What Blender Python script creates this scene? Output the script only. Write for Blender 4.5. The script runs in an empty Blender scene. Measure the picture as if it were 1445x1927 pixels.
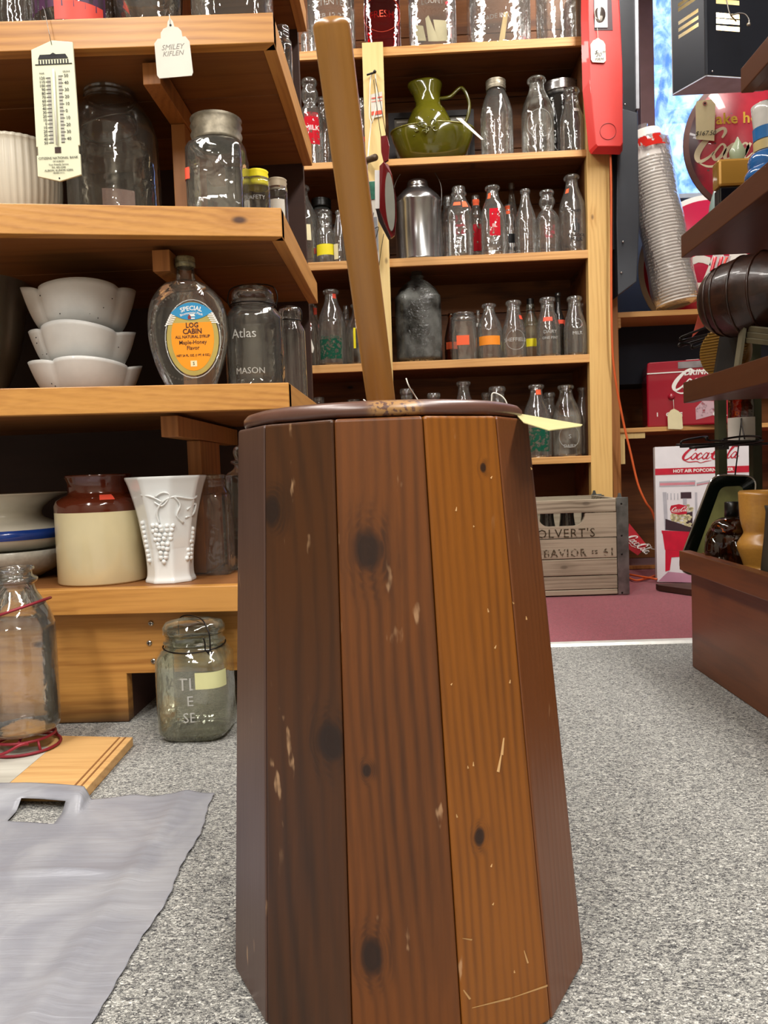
import bpy, bmesh, math, random
from mathutils import Vector, Matrix
S = bpy.context.scene
COL = S.collection
R = math.radians
pi = math.pi
random.seed(7)
# ---------------------------------------------------------------- camera
F = 1448.0; CX, CY = 722.5, 963.5
yaw, pitch, roll = R(1.8), R(3.0), R(2.1)
CAM = Vector((0, 0, .40))
fw = Vector((-math.sin(yaw)*math.cos(pitch), math.cos(yaw)*math.cos(pitch), -math.sin(pitch)))
r0 = Vector((math.cos(yaw), math.sin(yaw), 0)); u0 = r0.cross(fw)
rt = r0*math.cos(roll) - u0*math.sin(roll); up = u0*math.cos(roll) + r0*math.sin(roll)
cd = bpy.data.cameras.new('camera'); cam = bpy.data.objects.new('camera', cd); COL.objects.link(cam)
m = Matrix((rt, up, -fw)).transposed().to_4x4(); m.translation = CAM
cam.matrix_world = m
cd.sensor_fit = 'VERTICAL'; cd.sensor_height = 24; cd.lens = 24*F/1927; cd.clip_start = .02
cd.dof.use_dof = True; cd.dof.focus_distance = .9; cd.dof.aperture_fstop = 22
S.camera = cam
# ---------------------------------------------------------------- world, lights, exposure
W = bpy.data.worlds.new('daylight'); S.world = W; W.use_nodes = True
W.node_tree.nodes['Background'].inputs[0].default_value = (.62, .80, 1, 1)
W.node_tree.nodes['Background'].inputs[1].default_value = 3.6
def area(name, loc, sx, sy, e, col=(1, .95, .89), rot=(0, 0, 0)):
    l = bpy.data.lights.new(name, 'AREA'); l.shape = 'RECTANGLE'; l.size = sx; l.size_y = sy; l.energy = e; l.color = col
    o = bpy.data.objects.new(name, l); o.location = loc; o.rotation_euler = rot; COL.objects.link(o); return o
for i, (x, y) in enumerate([(-1.0, -1.35), (.9, -1.35), (-.95, -.1), (.75, -.1), (-.9, 1.0), (.75, 1.0), (-.7, 2.1), (.75, 2.1)]):
    area('ceiling_tube', (x, y, 2.42), .16, 1.15, (36, 36, 22, 22, 11, 12, 14, 20)[i])
S.view_settings.view_transform = 'Standard'; S.view_settings.look = 'None'
S.view_settings.gamma = 1; S.view_settings.use_curve_mapping = False; S.view_settings.exposure = .46
S.cycles.max_bounces = 10; S.cycles.diffuse_bounces = 3; S.cycles.glossy_bounces = 3; S.cycles.transmission_bounces = 6
S.cycles.transparent_max_bounces = 40; S.cycles.use_denoising = True; S.cycles.sample_clamp_indirect = 6
S.cycles.caustics_reflective = False; S.cycles.caustics_refractive = False
# ---------------------------------------------------------------- rays of the photograph's layout, used to measure real positions
def ray(px, py): return fw + rt*((px-CX)/F) + up*((CY-py)/F)
def P(px, py, Y):
    d = ray(px, py); return CAM + d*(Y/d.y)
def PZ(px, py, z=0):
    d = ray(px, py); return CAM + d*((z-CAM.z)/d.z)
# ---------------------------------------------------------------- material helpers
class N:
    def __init__(s, name):
        s.m = bpy.data.materials.new(name); s.m.use_nodes = True; s.t = s.m.node_tree
        s.t.nodes.clear(); s.out = s.t.nodes.new('ShaderNodeOutputMaterial')
    def n(s, typ, ins=None, **kw):
        nd = s.t.nodes.new('ShaderNode'+typ)
        for k, v in kw.items(): setattr(nd, k, v)
        for k, v in (ins or {}).items():
            i = nd.inputs[k]
            if isinstance(v, bpy.types.NodeSocket): s.t.links.new(v, i)
            else: i.default_value = v
        return nd
    def math(s, op, a, b=0.0, clamp=False):
        nd = s.t.nodes.new('ShaderNodeMath'); nd.operation = op; nd.use_clamp = clamp
        for i, v in enumerate((a, b)):
            if isinstance(v, bpy.types.NodeSocket): s.t.links.new(v, nd.inputs[i])
            else: nd.inputs[i].default_value = v
        return nd.outputs[0]
    def ss(s, v, a, b):   # smoothstep a..b
        nd = s.n('MapRange', {0: v, 1: a, 2: b}, interpolation_type='SMOOTHSTEP'); return nd.outputs[0]
    def mix(s, f, a, b, bt='MIX'):
        nd = s.t.nodes.new('ShaderNodeMix'); nd.data_type = 'RGBA'; nd.blend_type = bt
        for i, v in ((0, f), (6, a), (7, b)):
            if isinstance(v, bpy.types.NodeSocket): s.t.links.new(v, nd.inputs[i])
            else: nd.inputs[i].default_value = v if i == 0 else c4(v)
        return nd.outputs[2]
    def bsdf(s, col, rough=.5, **kw):
        b = s.t.nodes.new('ShaderNodeBsdfPrincipled')
        def put(k, v):
            if isinstance(v, bpy.types.NodeSocket): s.t.links.new(v, b.inputs[k])
            else: b.inputs[k].default_value = v
        put('Base Color', col if isinstance(col, bpy.types.NodeSocket) else c4(col)); put('Roughness', rough)
        for k, v in kw.items(): put(k.replace('_', ' '), v)
        s.t.links.new(b.outputs[0], s.out.inputs[0]); return b
    def bump(s, b, h, strength=.3, dist=.002):
        nd = s.n('Bump', {'Height': h, 'Strength': strength, 'Distance': dist}); s.t.links.new(nd.outputs[0], b.inputs['Normal'])
def lin(c): return c/12.92 if c <= .04045 else ((c+.055)/1.055)**2.4
def hx(h):
    h = h.lstrip('#'); return tuple(lin(int(h[i:i+2], 16)/255) for i in (0, 2, 4))
def c4(v):
    if isinstance(v, str): v = hx(v)
    return tuple(v)[:3] + (1,)
def coords(s, seed=True):
    tc = s.n('TexCoord').outputs['Object']
    if not seed: return tc
    oi = s.n('ObjectInfo').outputs['Random']
    off = s.n('VectorMath', {0: (7.3, 3.1, 5.7), 'Scale': oi}, operation='SCALE').outputs[0]
    return s.n('VectorMath', {0: tc, 1: off}, operation='ADD').outputs[0]
_pl = {}
def plain(col, rough=.45, metal=0.0, var=.12, scale=25, bump=0.0, coat=0.0, name=None):
    k = (str(col), rough, metal, var, scale, bump, coat)
    if k in _pl: return _pl[k]
    s = N(name or 'surface'); co = coords(s)
    no = s.n('TexNoise', {'Vector': co, 'Scale': scale, 'Detail': 5}).outputs[0]
    c = Vector(c4(col)[:3]); f = s.ss(no, .3, .7)
    colr = s.mix(f, tuple(c*(1-var)), tuple(c*(1+var*.6)))
    b = s.bsdf(colr, rough, Metallic=metal)
    b.inputs['Coat Weight'].default_value = coat
    if bump: s.bump(b, no, bump, .002)
    _pl[k] = s.m; return s.m
def wood(name, c1, c2, axis='X', freq=9, rough=.5, knot='#3a1c0c', kd=1.0, spots=(), wear=None, coat=0.0, contrast=1.0, blotch=.5, seed=True, kp=None):
    """axis = the way the grain runs; spots = (across, along, radius) knots placed by hand in object space (x,z)"""
    s = N(name); co = coords(s, seed); sp = s.n('SeparateXYZ', {0: co})
    X, Y_, Z = sp.outputs
    al, a1, a2 = {'X': (X, Z, Y_), 'Y': (Y_, X, Z), 'Z': (Z, X, Y_)}[axis]
    def comb(sa, sc): return s.n('CombineXYZ', {0: s.math('MULTIPLY', al, sa), 1: s.math('MULTIPLY', a1, sc), 2: s.math('MULTIPLY', a2, sc)}).outputs[0]
    # scattered knots
    kv = s.n('CombineXYZ', {0: s.math('MULTIPLY', al, 5.5), 1: s.math('MULTIPLY', a1, 11), 2: s.math('MULTIPLY', a2, 2.0)}).outputs[0]
    vk = s.n('TexVoronoi', {'Vector': kv, 'Scale': 1.0, 'Randomness': 1.0}); kdist = vk.outputs['Distance']
    kmask = s.math('SUBTRACT', 1, s.ss(kdist, .035, .09)); kmask = s.math('MULTIPLY', kmask, kd)
    kring = s.math('SUBTRACT', 1, s.ss(kdist, .06, .32)); kring = s.math('MULTIPLY', kring, kd*.7)
    if spots:
        tc = s.n('TexCoord').outputs['Object']; q = s.n('SeparateXYZ', {0: tc}).outputs
        for (kx, kz, kr) in spots:
            dx = s.math('DIVIDE', s.math('SUBTRACT', q[0], kx), kr*.8); dz = s.math('DIVIDE', s.math('SUBTRACT', q[2], kz), kr*1.25)
            d = s.math('SQRT', s.math('ADD', s.math('MULTIPLY', dx, dx), s.math('MULTIPLY', dz, dz)))
            nz = s.n('TexNoise', {'Vector': tc, 'Scale': 45.0, 'Detail': 3}).outputs[0]
            d = s.math('ADD', d, s.math('MULTIPLY', s.math('SUBTRACT', nz, .5), .7))
            kmask = s.math('MAXIMUM', kmask, s.math('MULTIPLY', s.math('SUBTRACT', 1, s.ss(d, .6, 1.2)), .92))
            rings = s.math('ABSOLUTE', s.math('SINE', s.math('MULTIPLY', d, 9)))
            rm = s.math('MULTIPLY', s.math('SUBTRACT', 1, s.ss(d, 1.0, 2.6)), 1)
            kring = s.math('MAXIMUM', kring, s.math('MULTIPLY', rm, s.math('ADD', s.math('MULTIPLY', rings, .35), .35)))
    warp = s.n('TexNoise', {'Vector': comb(1.6, 5), 'Scale': 1.0, 'Detail': 2}).outputs[0]
    ph = s.math('ADD', s.math('MULTIPLY', a1, freq*14), s.math('ADD', s.math('MULTIPLY', warp, 22), s.math('MULTIPLY', kring, 5)))
    ph = s.math('ADD', ph, s.math('MULTIPLY', a2, freq*8))
    w2_ = s.n('TexNoise', {'Vector': comb(3.5, 26), 'Scale': 1.0, 'Detail': 1}).outputs[0]; ph = s.math('ADD', ph, s.math('MULTIPLY', w2_, 9))
    ring = s.math('ADD', s.math('MULTIPLY', s.math('SINE', ph), .5), .5); ring = s.math('POWER', ring, 1.6)
    fine = s.n('TexNoise', {'Vector': comb(9, 260), 'Scale': 1.0, 'Detail': 4}).outputs[0]
    big_ = s.n('TexNoise', {'Vector': comb(2, 16), 'Scale': 1.0, 'Detail': 2}).outputs[0]
    big = s.n('TexNoise', {'Vector': comb(3, 7), 'Scale': 1.0, 'Detail': 3}).outputs[0]
    f = s.math('ADD', s.math('MULTIPLY', s.math('MULTIPLY', ring, s.ss(big_, .3, .65)), .62*contrast), s.math('MULTIPLY', s.math('SUBTRACT', fine, .5), 1.0*contrast))
    f = s.math('ADD', f, s.math('MULTIPLY', s.math('SUBTRACT', big, .45), blotch*1.5))
    f = s.math('ADD', f, s.math('MULTIPLY', kring, .5), True)
    col = s.mix(f, c1, c2); col = s.mix(kmask, col, knot)
    rg = s.math('ADD', rough, s.math('MULTIPLY', s.math('SUBTRACT', big, .5), .25))
    if wear:
        wc, amt, wv = wear; tc = s.n('TexCoord').outputs['Object']
        w1 = s.n('TexNoise', {'Vector': comb(30, 90), 'Scale': 1.0, 'Detail': 3}).outputs[0]
        w2 = s.n('TexNoise', {'Vector': co, 'Scale': 9.0, 'Detail': 3}).outputs[0]
        wm = s.math('MULTIPLY', s.ss(w1, .66, .74), s.ss(w2, .48, .62)); col = s.mix(s.math('MULTIPLY', wm, amt), col, wc)
    b = s.bsdf(col, rg); b.inputs['Coat Weight'].default_value = coat; b.inputs['Coat Roughness'].default_value = .3
    s.bump(b, s.math('ADD', s.math('MULTIPLY', fine, .5), s.math('MULTIPLY', ring, .4)), .25, .0008)
    return s.m
def glass(name, tint=(.975, .98, .97), edge=(.60, .62, .60), haze=.025, hazecol=(.8, .8, .75), wob=.35, wscale=35, refl=1.6, rough=.03, hn=0):
    s = N(name); co = coords(s)
    no = s.n('TexNoise', {'Vector': co, 'Scale': wscale, 'Detail': 2, 'Distortion': .6}).outputs[0]
    bp = s.n('Bump', {'Height': no, 'Strength': wob, 'Distance': .004}).outputs[0]
    lw = s.n('LayerWeight', {'Blend': .5, 'Normal': bp}).outputs['Facing']
    tc = s.mix(s.math('POWER', lw, 2.6), tint, edge)
    tr = s.n('BsdfTransparent', {0: tc}).outputs[0]
    gl = s.n('BsdfGlossy', {'Color': (1, 1, 1, 1), 'Roughness': rough, 'Normal': bp}).outputs[0]
    fr = s.n('Fresnel', {'IOR': 1.5, 'Normal': bp}).outputs[0]
    fac = s.math('MULTIPLY', fr, refl, True); fac = s.math('MINIMUM', fac, .85)
    m1 = s.n('MixShader', {0: fac, 1: tr, 2: gl}).outputs[0]
    df = s.n('BsdfDiffuse', {0: c4(hazecol)}).outputs[0]
    hz = haze
    if hn:
        h2 = s.n('TexNoise', {'Vector': co, 'Scale': 14.0, 'Detail': 4}).outputs[0]
        hz = s.math('MULTIPLY', s.ss(h2, .35, .75), haze)
    m2 = s.n('MixShader', {0: hz, 1: m1, 2: df}).outputs[0]
    s.t.links.new(m2, s.out.inputs[0]); return s.m
# ---------------------------------------------------------------- mesh helpers
class MB:
    def __init__(s): s.v = []; s.f = []; s.sm = []
    def add(s, vs, fs, smooth=False):
        k = len(s.v); s.v += [tuple(v) for v in vs]; s.f += [tuple(i+k for i in f) for f in fs]; s.sm += [smooth]*len(fs); return s
    def box(s, x0, x1, y0, y1, z0, z1):
        vs = [(x, y, z) for x in (x0, x1) for y in (y0, y1) for z in (z0, z1)]
        return s.add(vs, [(0, 1, 3, 2), (4, 6, 7, 5), (0, 4, 5, 1), (2, 3, 7, 6), (0, 2, 6, 4), (1, 5, 7, 3)])
    def prism(s, pts, d0, d1, plane='XZ'):
        n = len(pts)
        def q(p, d): return {'XZ': (p[0], d, p[1]), 'XY': (p[0], p[1], d), 'YZ': (d, p[0], p[1])}[plane]
        vs = [q(p, d0) for p in pts] + [q(p, d1) for p in pts]
        fs = [tuple(range(n)), tuple(range(2*n-1, n-1, -1))] + [(i, i+n, (i+1) % n+n, (i+1) % n) for i in range(n)]
        return s.add(vs, fs)
    def hexa(s, a, b):   # two rings of four points
        return s.add(list(a)+list(b), [(0, 1, 2, 3), (7, 6, 5, 4)] + [(i, i+4, (i+1) % 4+4, (i+1) % 4) for i in range(4)])
    def lathe(s, prof, n=32, k=None, c=(0, 0, 0), sy=1.0, smooth=True):
        vs = []; fs = []
        for (r, z) in prof:
            for i in range(n):
                a = 2*pi*i/n; kk = k(a, z) if k else 1.0
                vs.append((c[0]+r*kk*math.sin(a), c[1]-r*kk*math.cos(a)*sy, c[2]+z))
        for j in range(len(prof)-1):
            for i in range(n):
                i2 = (i+1) % n; fs.append((j*n+i, j*n+i2, (j+1)*n+i2, (j+1)*n+i))
        return s.add(vs, fs, smooth)
    def tube(s, pts, r, n=8, closed=False, cap=True, smooth=True):
        pts = [Vector(p) for p in pts]; m_ = len(pts); vs = []; fs = []; nrm = None
        for i, p in enumerate(pts):
            if closed: t = pts[(i+1) % m_]-pts[i-1]
            else: t = pts[min(i+1, m_-1)]-pts[max(i-1, 0)]
            t.normalize()
            if nrm is None: nrm = t.orthogonal().normalized()
            nrm = (nrm - t*nrm.dot(t)).normalized(); b = t.cross(nrm)
            rr = r[i] if isinstance(r, (list, tuple)) else r
            for j in range(n):
                a = 2*pi*j/n; vs.append(p + (nrm*math.cos(a)+b*math.sin(a))*rr)
        for i in range(m_ if closed else m_-1):
            i2 = (i+1) % m_
            for j in range(n): fs.append((i*n+j, i*n+(j+1) % n, i2*n+(j+1) % n, i2*n+j))
        if cap and not closed: fs += [tuple(range(n-1, -1, -1)), tuple((m_-1)*n+j for j in range(n))]
        return s.add(vs, fs, smooth)
    def ball(s, c, r, nu=8, nv=6, sc=(1, 1, 1)):
        vs = [(c[0], c[1], c[2]+r*sc[2])]; fs = []
        for j in range(1, nv):
            t = pi*j/nv
            for i in range(nu):
                a = 2*pi*i/nu; vs.append((c[0]+r*sc[0]*math.sin(t)*math.cos(a), c[1]+r*sc[1]*math.sin(t)*math.sin(a), c[2]+r*sc[2]*math.cos(t)))
        vs.append((c[0], c[1], c[2]-r*sc[2])); e = len(vs)-1
        for i in range(nu): fs.append((0, 1+i, 1+(i+1) % nu)); fs.append((e, e-nu+(i+1) % nu, e-nu+i))
        for j in range(nv-2):
            for i in range(nu): fs.append((1+j*nu+i, 1+(j+1)*nu+i, 1+(j+1)*nu+(i+1) % nu, 1+j*nu+(i+1) % nu))
        return s.add(vs, fs, True)
    def xf(s, M):
        s.v = [tuple(M @ Vector(v)) for v in s.v]; return s
def obj(name, mb, mat, parent=None, bevel=0.0, loc=None, rot=None, seg=2, fix=True, label=None):
    me = bpy.data.meshes.new(name); me.from_pydata(mb.v, [], mb.f)
    if any(mb.sm): me.polygons.foreach_set('use_smooth', mb.sm)
    if fix:
        bm = bmesh.new(); bm.from_mesh(me); bmesh.ops.recalc_face_normals(bm, faces=bm.faces); bm.to_mesh(me); bm.free()
    me.materials.append(mat)
    o = bpy.data.objects.new(name, me); COL.objects.link(o)
    if parent: o.parent = parent
    if loc is not None: o.location = loc
    if rot is not None: o.rotation_euler = rot
    if bevel:
        b = o.modifiers.new('bevel', 'BEVEL'); b.width = bevel; b.segments = seg; b.limit_method = 'ANGLE'; b.angle_limit = R(40)
    if label: o['label'] = label
    return o
def tag(o, label, cat, group=None, kind=None):
    o['label'] = label; o['category'] = cat
    if group: o['group'] = group
    if kind: o['kind'] = kind
    return o
def T(name, label, cat, loc=(0, 0, 0), rot=(0, 0, 0), group=None):
    o = bpy.data.objects.new(name, None); COL.objects.link(o); o.location = loc; o.rotation_euler = rot; o.empty_display_size = .02
    return tag(o, label, cat, group)
def struct(o): o['kind'] = 'structure'; return o
def copy_part(o, parent=None, loc=None):
    c = o.copy(); COL.objects.link(c)
    if parent: c.parent = parent
    if loc is not None: c.location = loc
    return c
def cr(pts, k=4, closed=False):   # Catmull-Rom through points
    pts = [Vector(p) for p in pts]; n = len(pts); out = []
    for i in range(n if closed else n-1):
        if closed: a, b, c, d = pts[i-1], pts[i], pts[(i+1) % n], pts[(i+2) % n]
        else: a, b, c, d = pts[max(i-1, 0)], pts[i], pts[i+1], pts[min(i+2, n-1)]
        for j in range(k):
            t = j/k; out.append(.5*((2*b)+(c-a)*t+(2*a-5*b+4*c-d)*t*t+(3*b-a-3*c+d)*t**3))
    if not closed: out.append(pts[-1])
    return out
_tx = {}
def text_geo(s, size, bold=0.0, shear=0.0, sp=1.0, align='CENTER', ext=.0002, sx=1.0):
    k = (s, bold, shear, sp, align, round(ext/size, 5))
    if k not in _tx:
        cu = bpy.data.curves.new('t', 'FONT'); cu.body = s; cu.size = 1; cu.offset = bold; cu.shear = shear; cu.space_character = sp
        cu.align_x = align; cu.align_y = 'CENTER'; cu.extrude = ext/size; cu.resolution_u = 2
        o = bpy.data.objects.new('t', cu); COL.objects.link(o)
        me = bpy.data.meshes.new_from_object(o.evaluated_get(bpy.context.evaluated_depsgraph_get()))
        _tx[k] = ([tuple(v.co) for v in me.vertices], [tuple(p.vertices) for p in me.polygons])
        bpy.data.objects.remove(o); bpy.data.curves.remove(cu); bpy.data.meshes.remove(me)
    v, f = _tx[k]; return [(a*size*sx, b*size, c*size) for a, b, c in v], f
def text(mb, s, size, x, z, y=0.0, rot=0.0, arc=None, **kw):
    """lettering facing -Y, centred on (x, z) at depth y"""
    v, f = text_geo(s, size, **kw); o = []
    for a, b, c in v:
        if arc: a, b = (arc+b)*math.sin(a/arc), (arc+b)*math.cos(a/arc)-arc
        ca, sa = math.cos(rot), math.sin(rot); a, b = a*ca-b*sa, a*sa+b*ca
        o.append((x+a, y-c, z+b))
    return mb.add(o, f)
def wrap_text(mb, s, size, z, rad, a0=0.0, **kw):
    v, f = text_geo(s, size, **kw); rf = rad if callable(rad) else (lambda q: rad); o = []
    for a, b, c in v:
        r = rf(z+b)+c+.0003; an = a/rf(z)+a0; o.append((r*math.sin(an), -r*math.cos(an), z+b))
    return mb.add(o, f)
def ribbon(mb, pts, w, y=0.0, t=.0003, k=5, closed=False):
    """flat brush stroke in the XZ plane; pts (x,z[,width factor])"""
    p = cr([(q[0], q[1], q[2] if len(q) > 2 else 1.0) for q in pts], k, closed); n = len(p); L = []; Rr = []
    for i in range(n):
        a = p[i-1] if (closed or i) else p[0]; b = p[(i+1) % n] if closed else p[min(i+1, n-1)]
        tx, tz = b[0]-a[0], b[1]-a[1]; l = math.hypot(tx, tz) or 1; nx, nz = -tz/l, tx/l; ww = w*p[i][2]/2
        L.append((p[i][0]+nx*ww, p[i][1]+nz*ww)); Rr.append((p[i][0]-nx*ww, p[i][1]-nz*ww))
    vs = [(a, y, b) for a, b in L]+[(a, y, b) for a, b in Rr]
    fs = [(i, (i+1) % n, n+(i+1) % n, n+i) for i in range(n if closed else n-1)]
    return mb.add(vs, fs)
def swash(mb, x, z, h, y=0.0, wide=1.0, part=None):
    """flowing two-word script, capital height h, left end at (x, z)"""
    sh = .42
    def st(pts, w, closed=False):
        q = [(x+(a*wide+b*sh)*h/2, z+b*h/2, c) for a, b, c in [(p+(1.0,))[:3] for p in pts]]
        ribbon(mb, q, w*h/2, y, closed=closed)
    def o(a, s=1.0): st([(a, .45, .7), (a+.22*s, .95, .6), (a+.5*s, .75, .9), (a+.5*s, .3, 1.1), (a+.25*s, -.02, .8), (a+.02, .2, 1.2)], .2, True)
    def c_(a): st([(a+.45, .7, .8), (a+.25, .95, .7), (a+.02, .6, 1.2), (a+.02, .2, 1.3), (a+.25, -.02, .8), (a+.6, .3, .5)], .2)
    def a_(a): o(a); st([(a+.58, .95, .9), (a+.5, .5, 1.1), (a+.5, .1, 1.0), (a+.68, -.02, .6), (a+.9, .3, .4)], .2)
    def C(a, t): st([(a+1.05, 1.35, .5), (a+1.1, 1.75, .9), (a+.85, 1.95, .8), (a+.4, 1.6, 1.1), (a+.05, .9, 1.6), (a+.0, .3, 1.6), (a+.3, -.08, 1.0), (a+.7, .15, .7), (a+.9, .5, .4)], .24)
    C(0, 0); o(.95); c_(1.6); a_(2.25)
    st([(3.05, .75), (3.4, .8)], .2)
    C(3.35, 1); o(4.35)
    st([(4.95, .4, .4), (5.25, 1.3, .7), (5.45, 1.9, .8), (5.3, 2.0, .7), (5.12, 1.2, 1.2), (5.1, .2, 1.2), (5.3, -.02, .8), (5.5, .3, .5)], .2)
    a_(5.5)
    st([(.25, -.15, .3), (.9, -.42, 1.0), (1.8, -.38, .9), (2.3, -.6, .7), (2.9, -.4, .9), (3.5, -.3, .2)], .14)
    st([(3.8, 1.7, .4), (4.3, 2.2, .9), (5.0, 2.05, 1.0), (5.7, 1.75, .9), (6.3, 2.1, .3)], .14)
    return mb
# ================================================================ materials
M = {}
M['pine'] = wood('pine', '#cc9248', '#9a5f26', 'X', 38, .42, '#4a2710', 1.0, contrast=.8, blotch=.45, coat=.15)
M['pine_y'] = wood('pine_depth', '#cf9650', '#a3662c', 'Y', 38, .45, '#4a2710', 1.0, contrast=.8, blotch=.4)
M['pine_top'] = wood('pine_planks', '#8c5a2c', '#5c3416', 'X', 22, .55, '#3a1c0c', .8, contrast=.7, blotch=.5)  # pine darkened to put underside shade into the planks
M['pine_z'] = wood('pine_upright', '#e6bd74', '#c4914a', 'Z', 30, .5, '#5a3212', 1.0, contrast=.7, blotch=.4)
M['post_z'] = wood('post_board', '#b87a40', '#8c5426', 'Z', 30, .5, '#3c1e0c', .6, contrast=.8, blotch=.5)
M['pale'] = wood('pale_lath', '#ecd08e', '#cfa45c', 'Z', 24, .5, '#4a2a10', .6, contrast=.6, blotch=.35)
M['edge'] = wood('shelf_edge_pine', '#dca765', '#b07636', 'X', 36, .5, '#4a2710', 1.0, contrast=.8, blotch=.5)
M['underside_shade'] = wood('shaded_board', '#7a4c26', '#4e2c12', 'X', 20, .6, '#2a1208', .8, contrast=.7, blotch=.5)  # board colour darkened to paint in the shade under the wall shelves
M['backboard'] = wood('back_board', '#8a5428', '#4c2810', 'X', 4, .6, '#200c04', 1.0, contrast=.9, blotch=1.3)
M['darkpanel'] = wood('dark_panel', '#3a1e12', '#241009', 'X', 4, .6, '#140804', 0, contrast=.4, blotch=.5)
M['redwood'] = wood('counter_wood', '#6c3810', '#361803', 'Y', 14, .46, '#1c0904', .9, contrast=.6, blotch=.8, coat=.2)
M['redwood_sh'] = wood('display_shelf_wood', '#532a12', '#331809', 'Y', 12, .45, '#1c0904', .5, contrast=.35, blotch=.4, coat=.1)
M['grey_wood'] = wood('weathered_wood', '#b3a690', '#655845', 'X', 34, .8, '#3e3428', .5, contrast=1.0, blotch=1.1)
M['rail'] = wood('rail_pine', '#cf9548', '#9c6128', 'X', 11, .45, '#4a2710', 1.0, contrast=1.0, blotch=.5)
M['door_wood'] = wood('bare_board', '#d8ac70', '#a8743c', 'X', 30, .6, '#4a2810', .4, contrast=.9, blotch=.6)
M['glass'] = glass('clear_glass')
M['glass_far'] = glass('clear_bottle_glass', tint=(.975, .98, .97), edge=(.55, .56, .54), haze=.05, wob=.55, wscale=30, refl=2.4, rough=.045)
M['glass_dust'] = glass('dusty_glass', haze=.22, hazecol=(.8, .78, .68), wob=.4, refl=1.9, rough=.06, hn=1)
M['glass_red'] = glass('ruby_glass', tint=(.62, .01, .03), edge=(.10, .0, .005), haze=.04, hazecol=(.5, .0, .02))
M['glass_amber'] = glass('amber_glass', tint=(.50, .20, .04), edge=(.06, .02, .005), haze=.03, hazecol=(.2, .08, .02), wob=.7)
M['glass_dark'] = glass('dark_glass', tint=(.12, .07, .04), edge=(.01, .01, .01), haze=.02)
M['glass_green'] = glass('green_tinted_jar_glass', tint=(.94, .955, .90), edge=(.58, .60, .48), haze=.2, hazecol=(.72, .70, .52), wob=.3, refl=1.7, hn=1)
M['carboy'] = glass('grimy_grey_glass', tint=(.45, .47, .45), edge=(.05, .06, .06), haze=.8, hazecol=(.20, .205, .19), wob=.5, wscale=120, refl=1.2, rough=.15, hn=1)
M['emboss'] = glass('embossed_glass', (.9, .9, .88), (.6, .6, .6), .42, (.85, .85, .80), 1.0, 120, 4.0, .08)
M['zinc'] = plain('#a29a88', .5, .75, .35, 60, .3, name='zinc')
M['tin'] = plain('#c4c5c6', .22, .95, .2, 12, .12, name='tin')
M['steel'] = plain('#8e928f', .4, .85, .4, 22, .2, name='galvanised_steel')
M['wire'] = plain('#2a2624', .4, .8, name='dark_wire')
M['wire_l'] = plain('#9a9690', .35, .9, name='light_wire')
M['chrome'] = plain('#d8d8d8', .1, 1.0, .02, name='chrome')
M['string'] = plain('#e8e6dc', .8, name='string')
M['black'] = plain('#0c0b0b', .35, name='black_plastic')
M['darkmetal'] = plain('#1b1d23', .42, .2, .15, name='black_sheet_metal')
M['white'] = plain('#eceae4', .5, 0, .04, name='white_paint')
M['paper'] = plain('#dedace', .8, 0, .05, name='white_card')
M['cream'] = plain('#eadfb4', .8, 0, .06, name='cream_card')
M['milk'] = plain('#eef1f0', .18, 0, .02, coat=.5, name='milk_glass')
M['orange'] = plain('#ff6a3c', .7, 0, .05, name='orange_sticker')
M['redst'] = plain('#f4583e', .7, 0, .05, name='red_sticker')
M['orange2'] = plain('#f7921e', .7, 0, .05, name='bright_orange_sticker')
M['yellow'] = plain('#f4e31a', .6, 0, .05, name='yellow_sticker')
M['ink'] = plain('#1c1c20', .7, name='black_ink')
M['inkgrey'] = plain('#8c8a84', .8, name='grey_ink')
M['redink'] = plain('#c22430', .5, name='red_ink')
M['greenink'] = plain('#0f5a44', .6, 0, .4, 60, name='green_ink')
M['whiteink'] = plain('#f4f2ec', .6, 0, .02, name='white_ink')
# ================================================================ the setting
def carpet(name, cols, sc, pink=None, bs=.5):
    s = N(name); co = coords(s, False)
    wr = s.n('TexNoise', {'Vector': co, 'Scale': sc*1.3, 'Detail': 2}).outputs[1]
    cv = s.n('VectorMath', {0: co, 1: s.n('VectorMath', {0: wr, 'Scale': .9/sc}, operation='SCALE').outputs[0]}, operation='ADD').outputs[0]
    st = s.n('Mapping', {0: cv, 3: (1, 1.9, 1)}).outputs[0]
    n1 = s.n('TexNoise', {'Vector': st, 'Scale': sc, 'Detail': 3, 'Roughness': .65, 'Distortion': 1.6}).outputs[0]
    v = s.n('TexVoronoi', {'Vector': st, 'Scale': sc*1.1}, feature='F1')
    n2 = s.n('TexNoise', {'Vector': co, 'Scale': 2.2, 'Detail': 3}).outputs[0]
    n3 = s.n('TexWhiteNoise', {'Vector': v.outputs['Position']}).outputs[0]
    t = s.math('ADD', s.math('MULTIPLY', n3, .38), s.math('MULTIPLY', s.ss(n1, .40, .60), .62))
    r = s.n('ValToRGB', {0: t}); el = r.color_ramp.elements
    el[0].position = .22; el[0].color = c4(cols[0]); el[1].position = .80; el[1].color = c4(cols[2])
    e = el.new(.45); e.color = c4(cols[1])
    col = r.outputs[0]
    if pink: col = s.mix(s.math('MULTIPLY', s.ss(n2, .52, .72), .5), col, pink, 'MULTIPLY')
    b = s.bsdf(col, .95, Sheen_Weight=.3)
    h = s.math('SUBTRACT', t, s.math('MULTIPLY', v.outputs['Distance'], .9))
    s.bump(b, h, bs, .004); return s.m
fb = PZ(1040, 1212).y
floor = struct(obj('floor', MB().box(-2.6, 2.6, -2.2, fb, -.05, 0), carpet('grey_loop_carpet', ('#26272a', '#b2b2ac', '#f4f3ea'), 260, '#dccacc', .9)))
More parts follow.
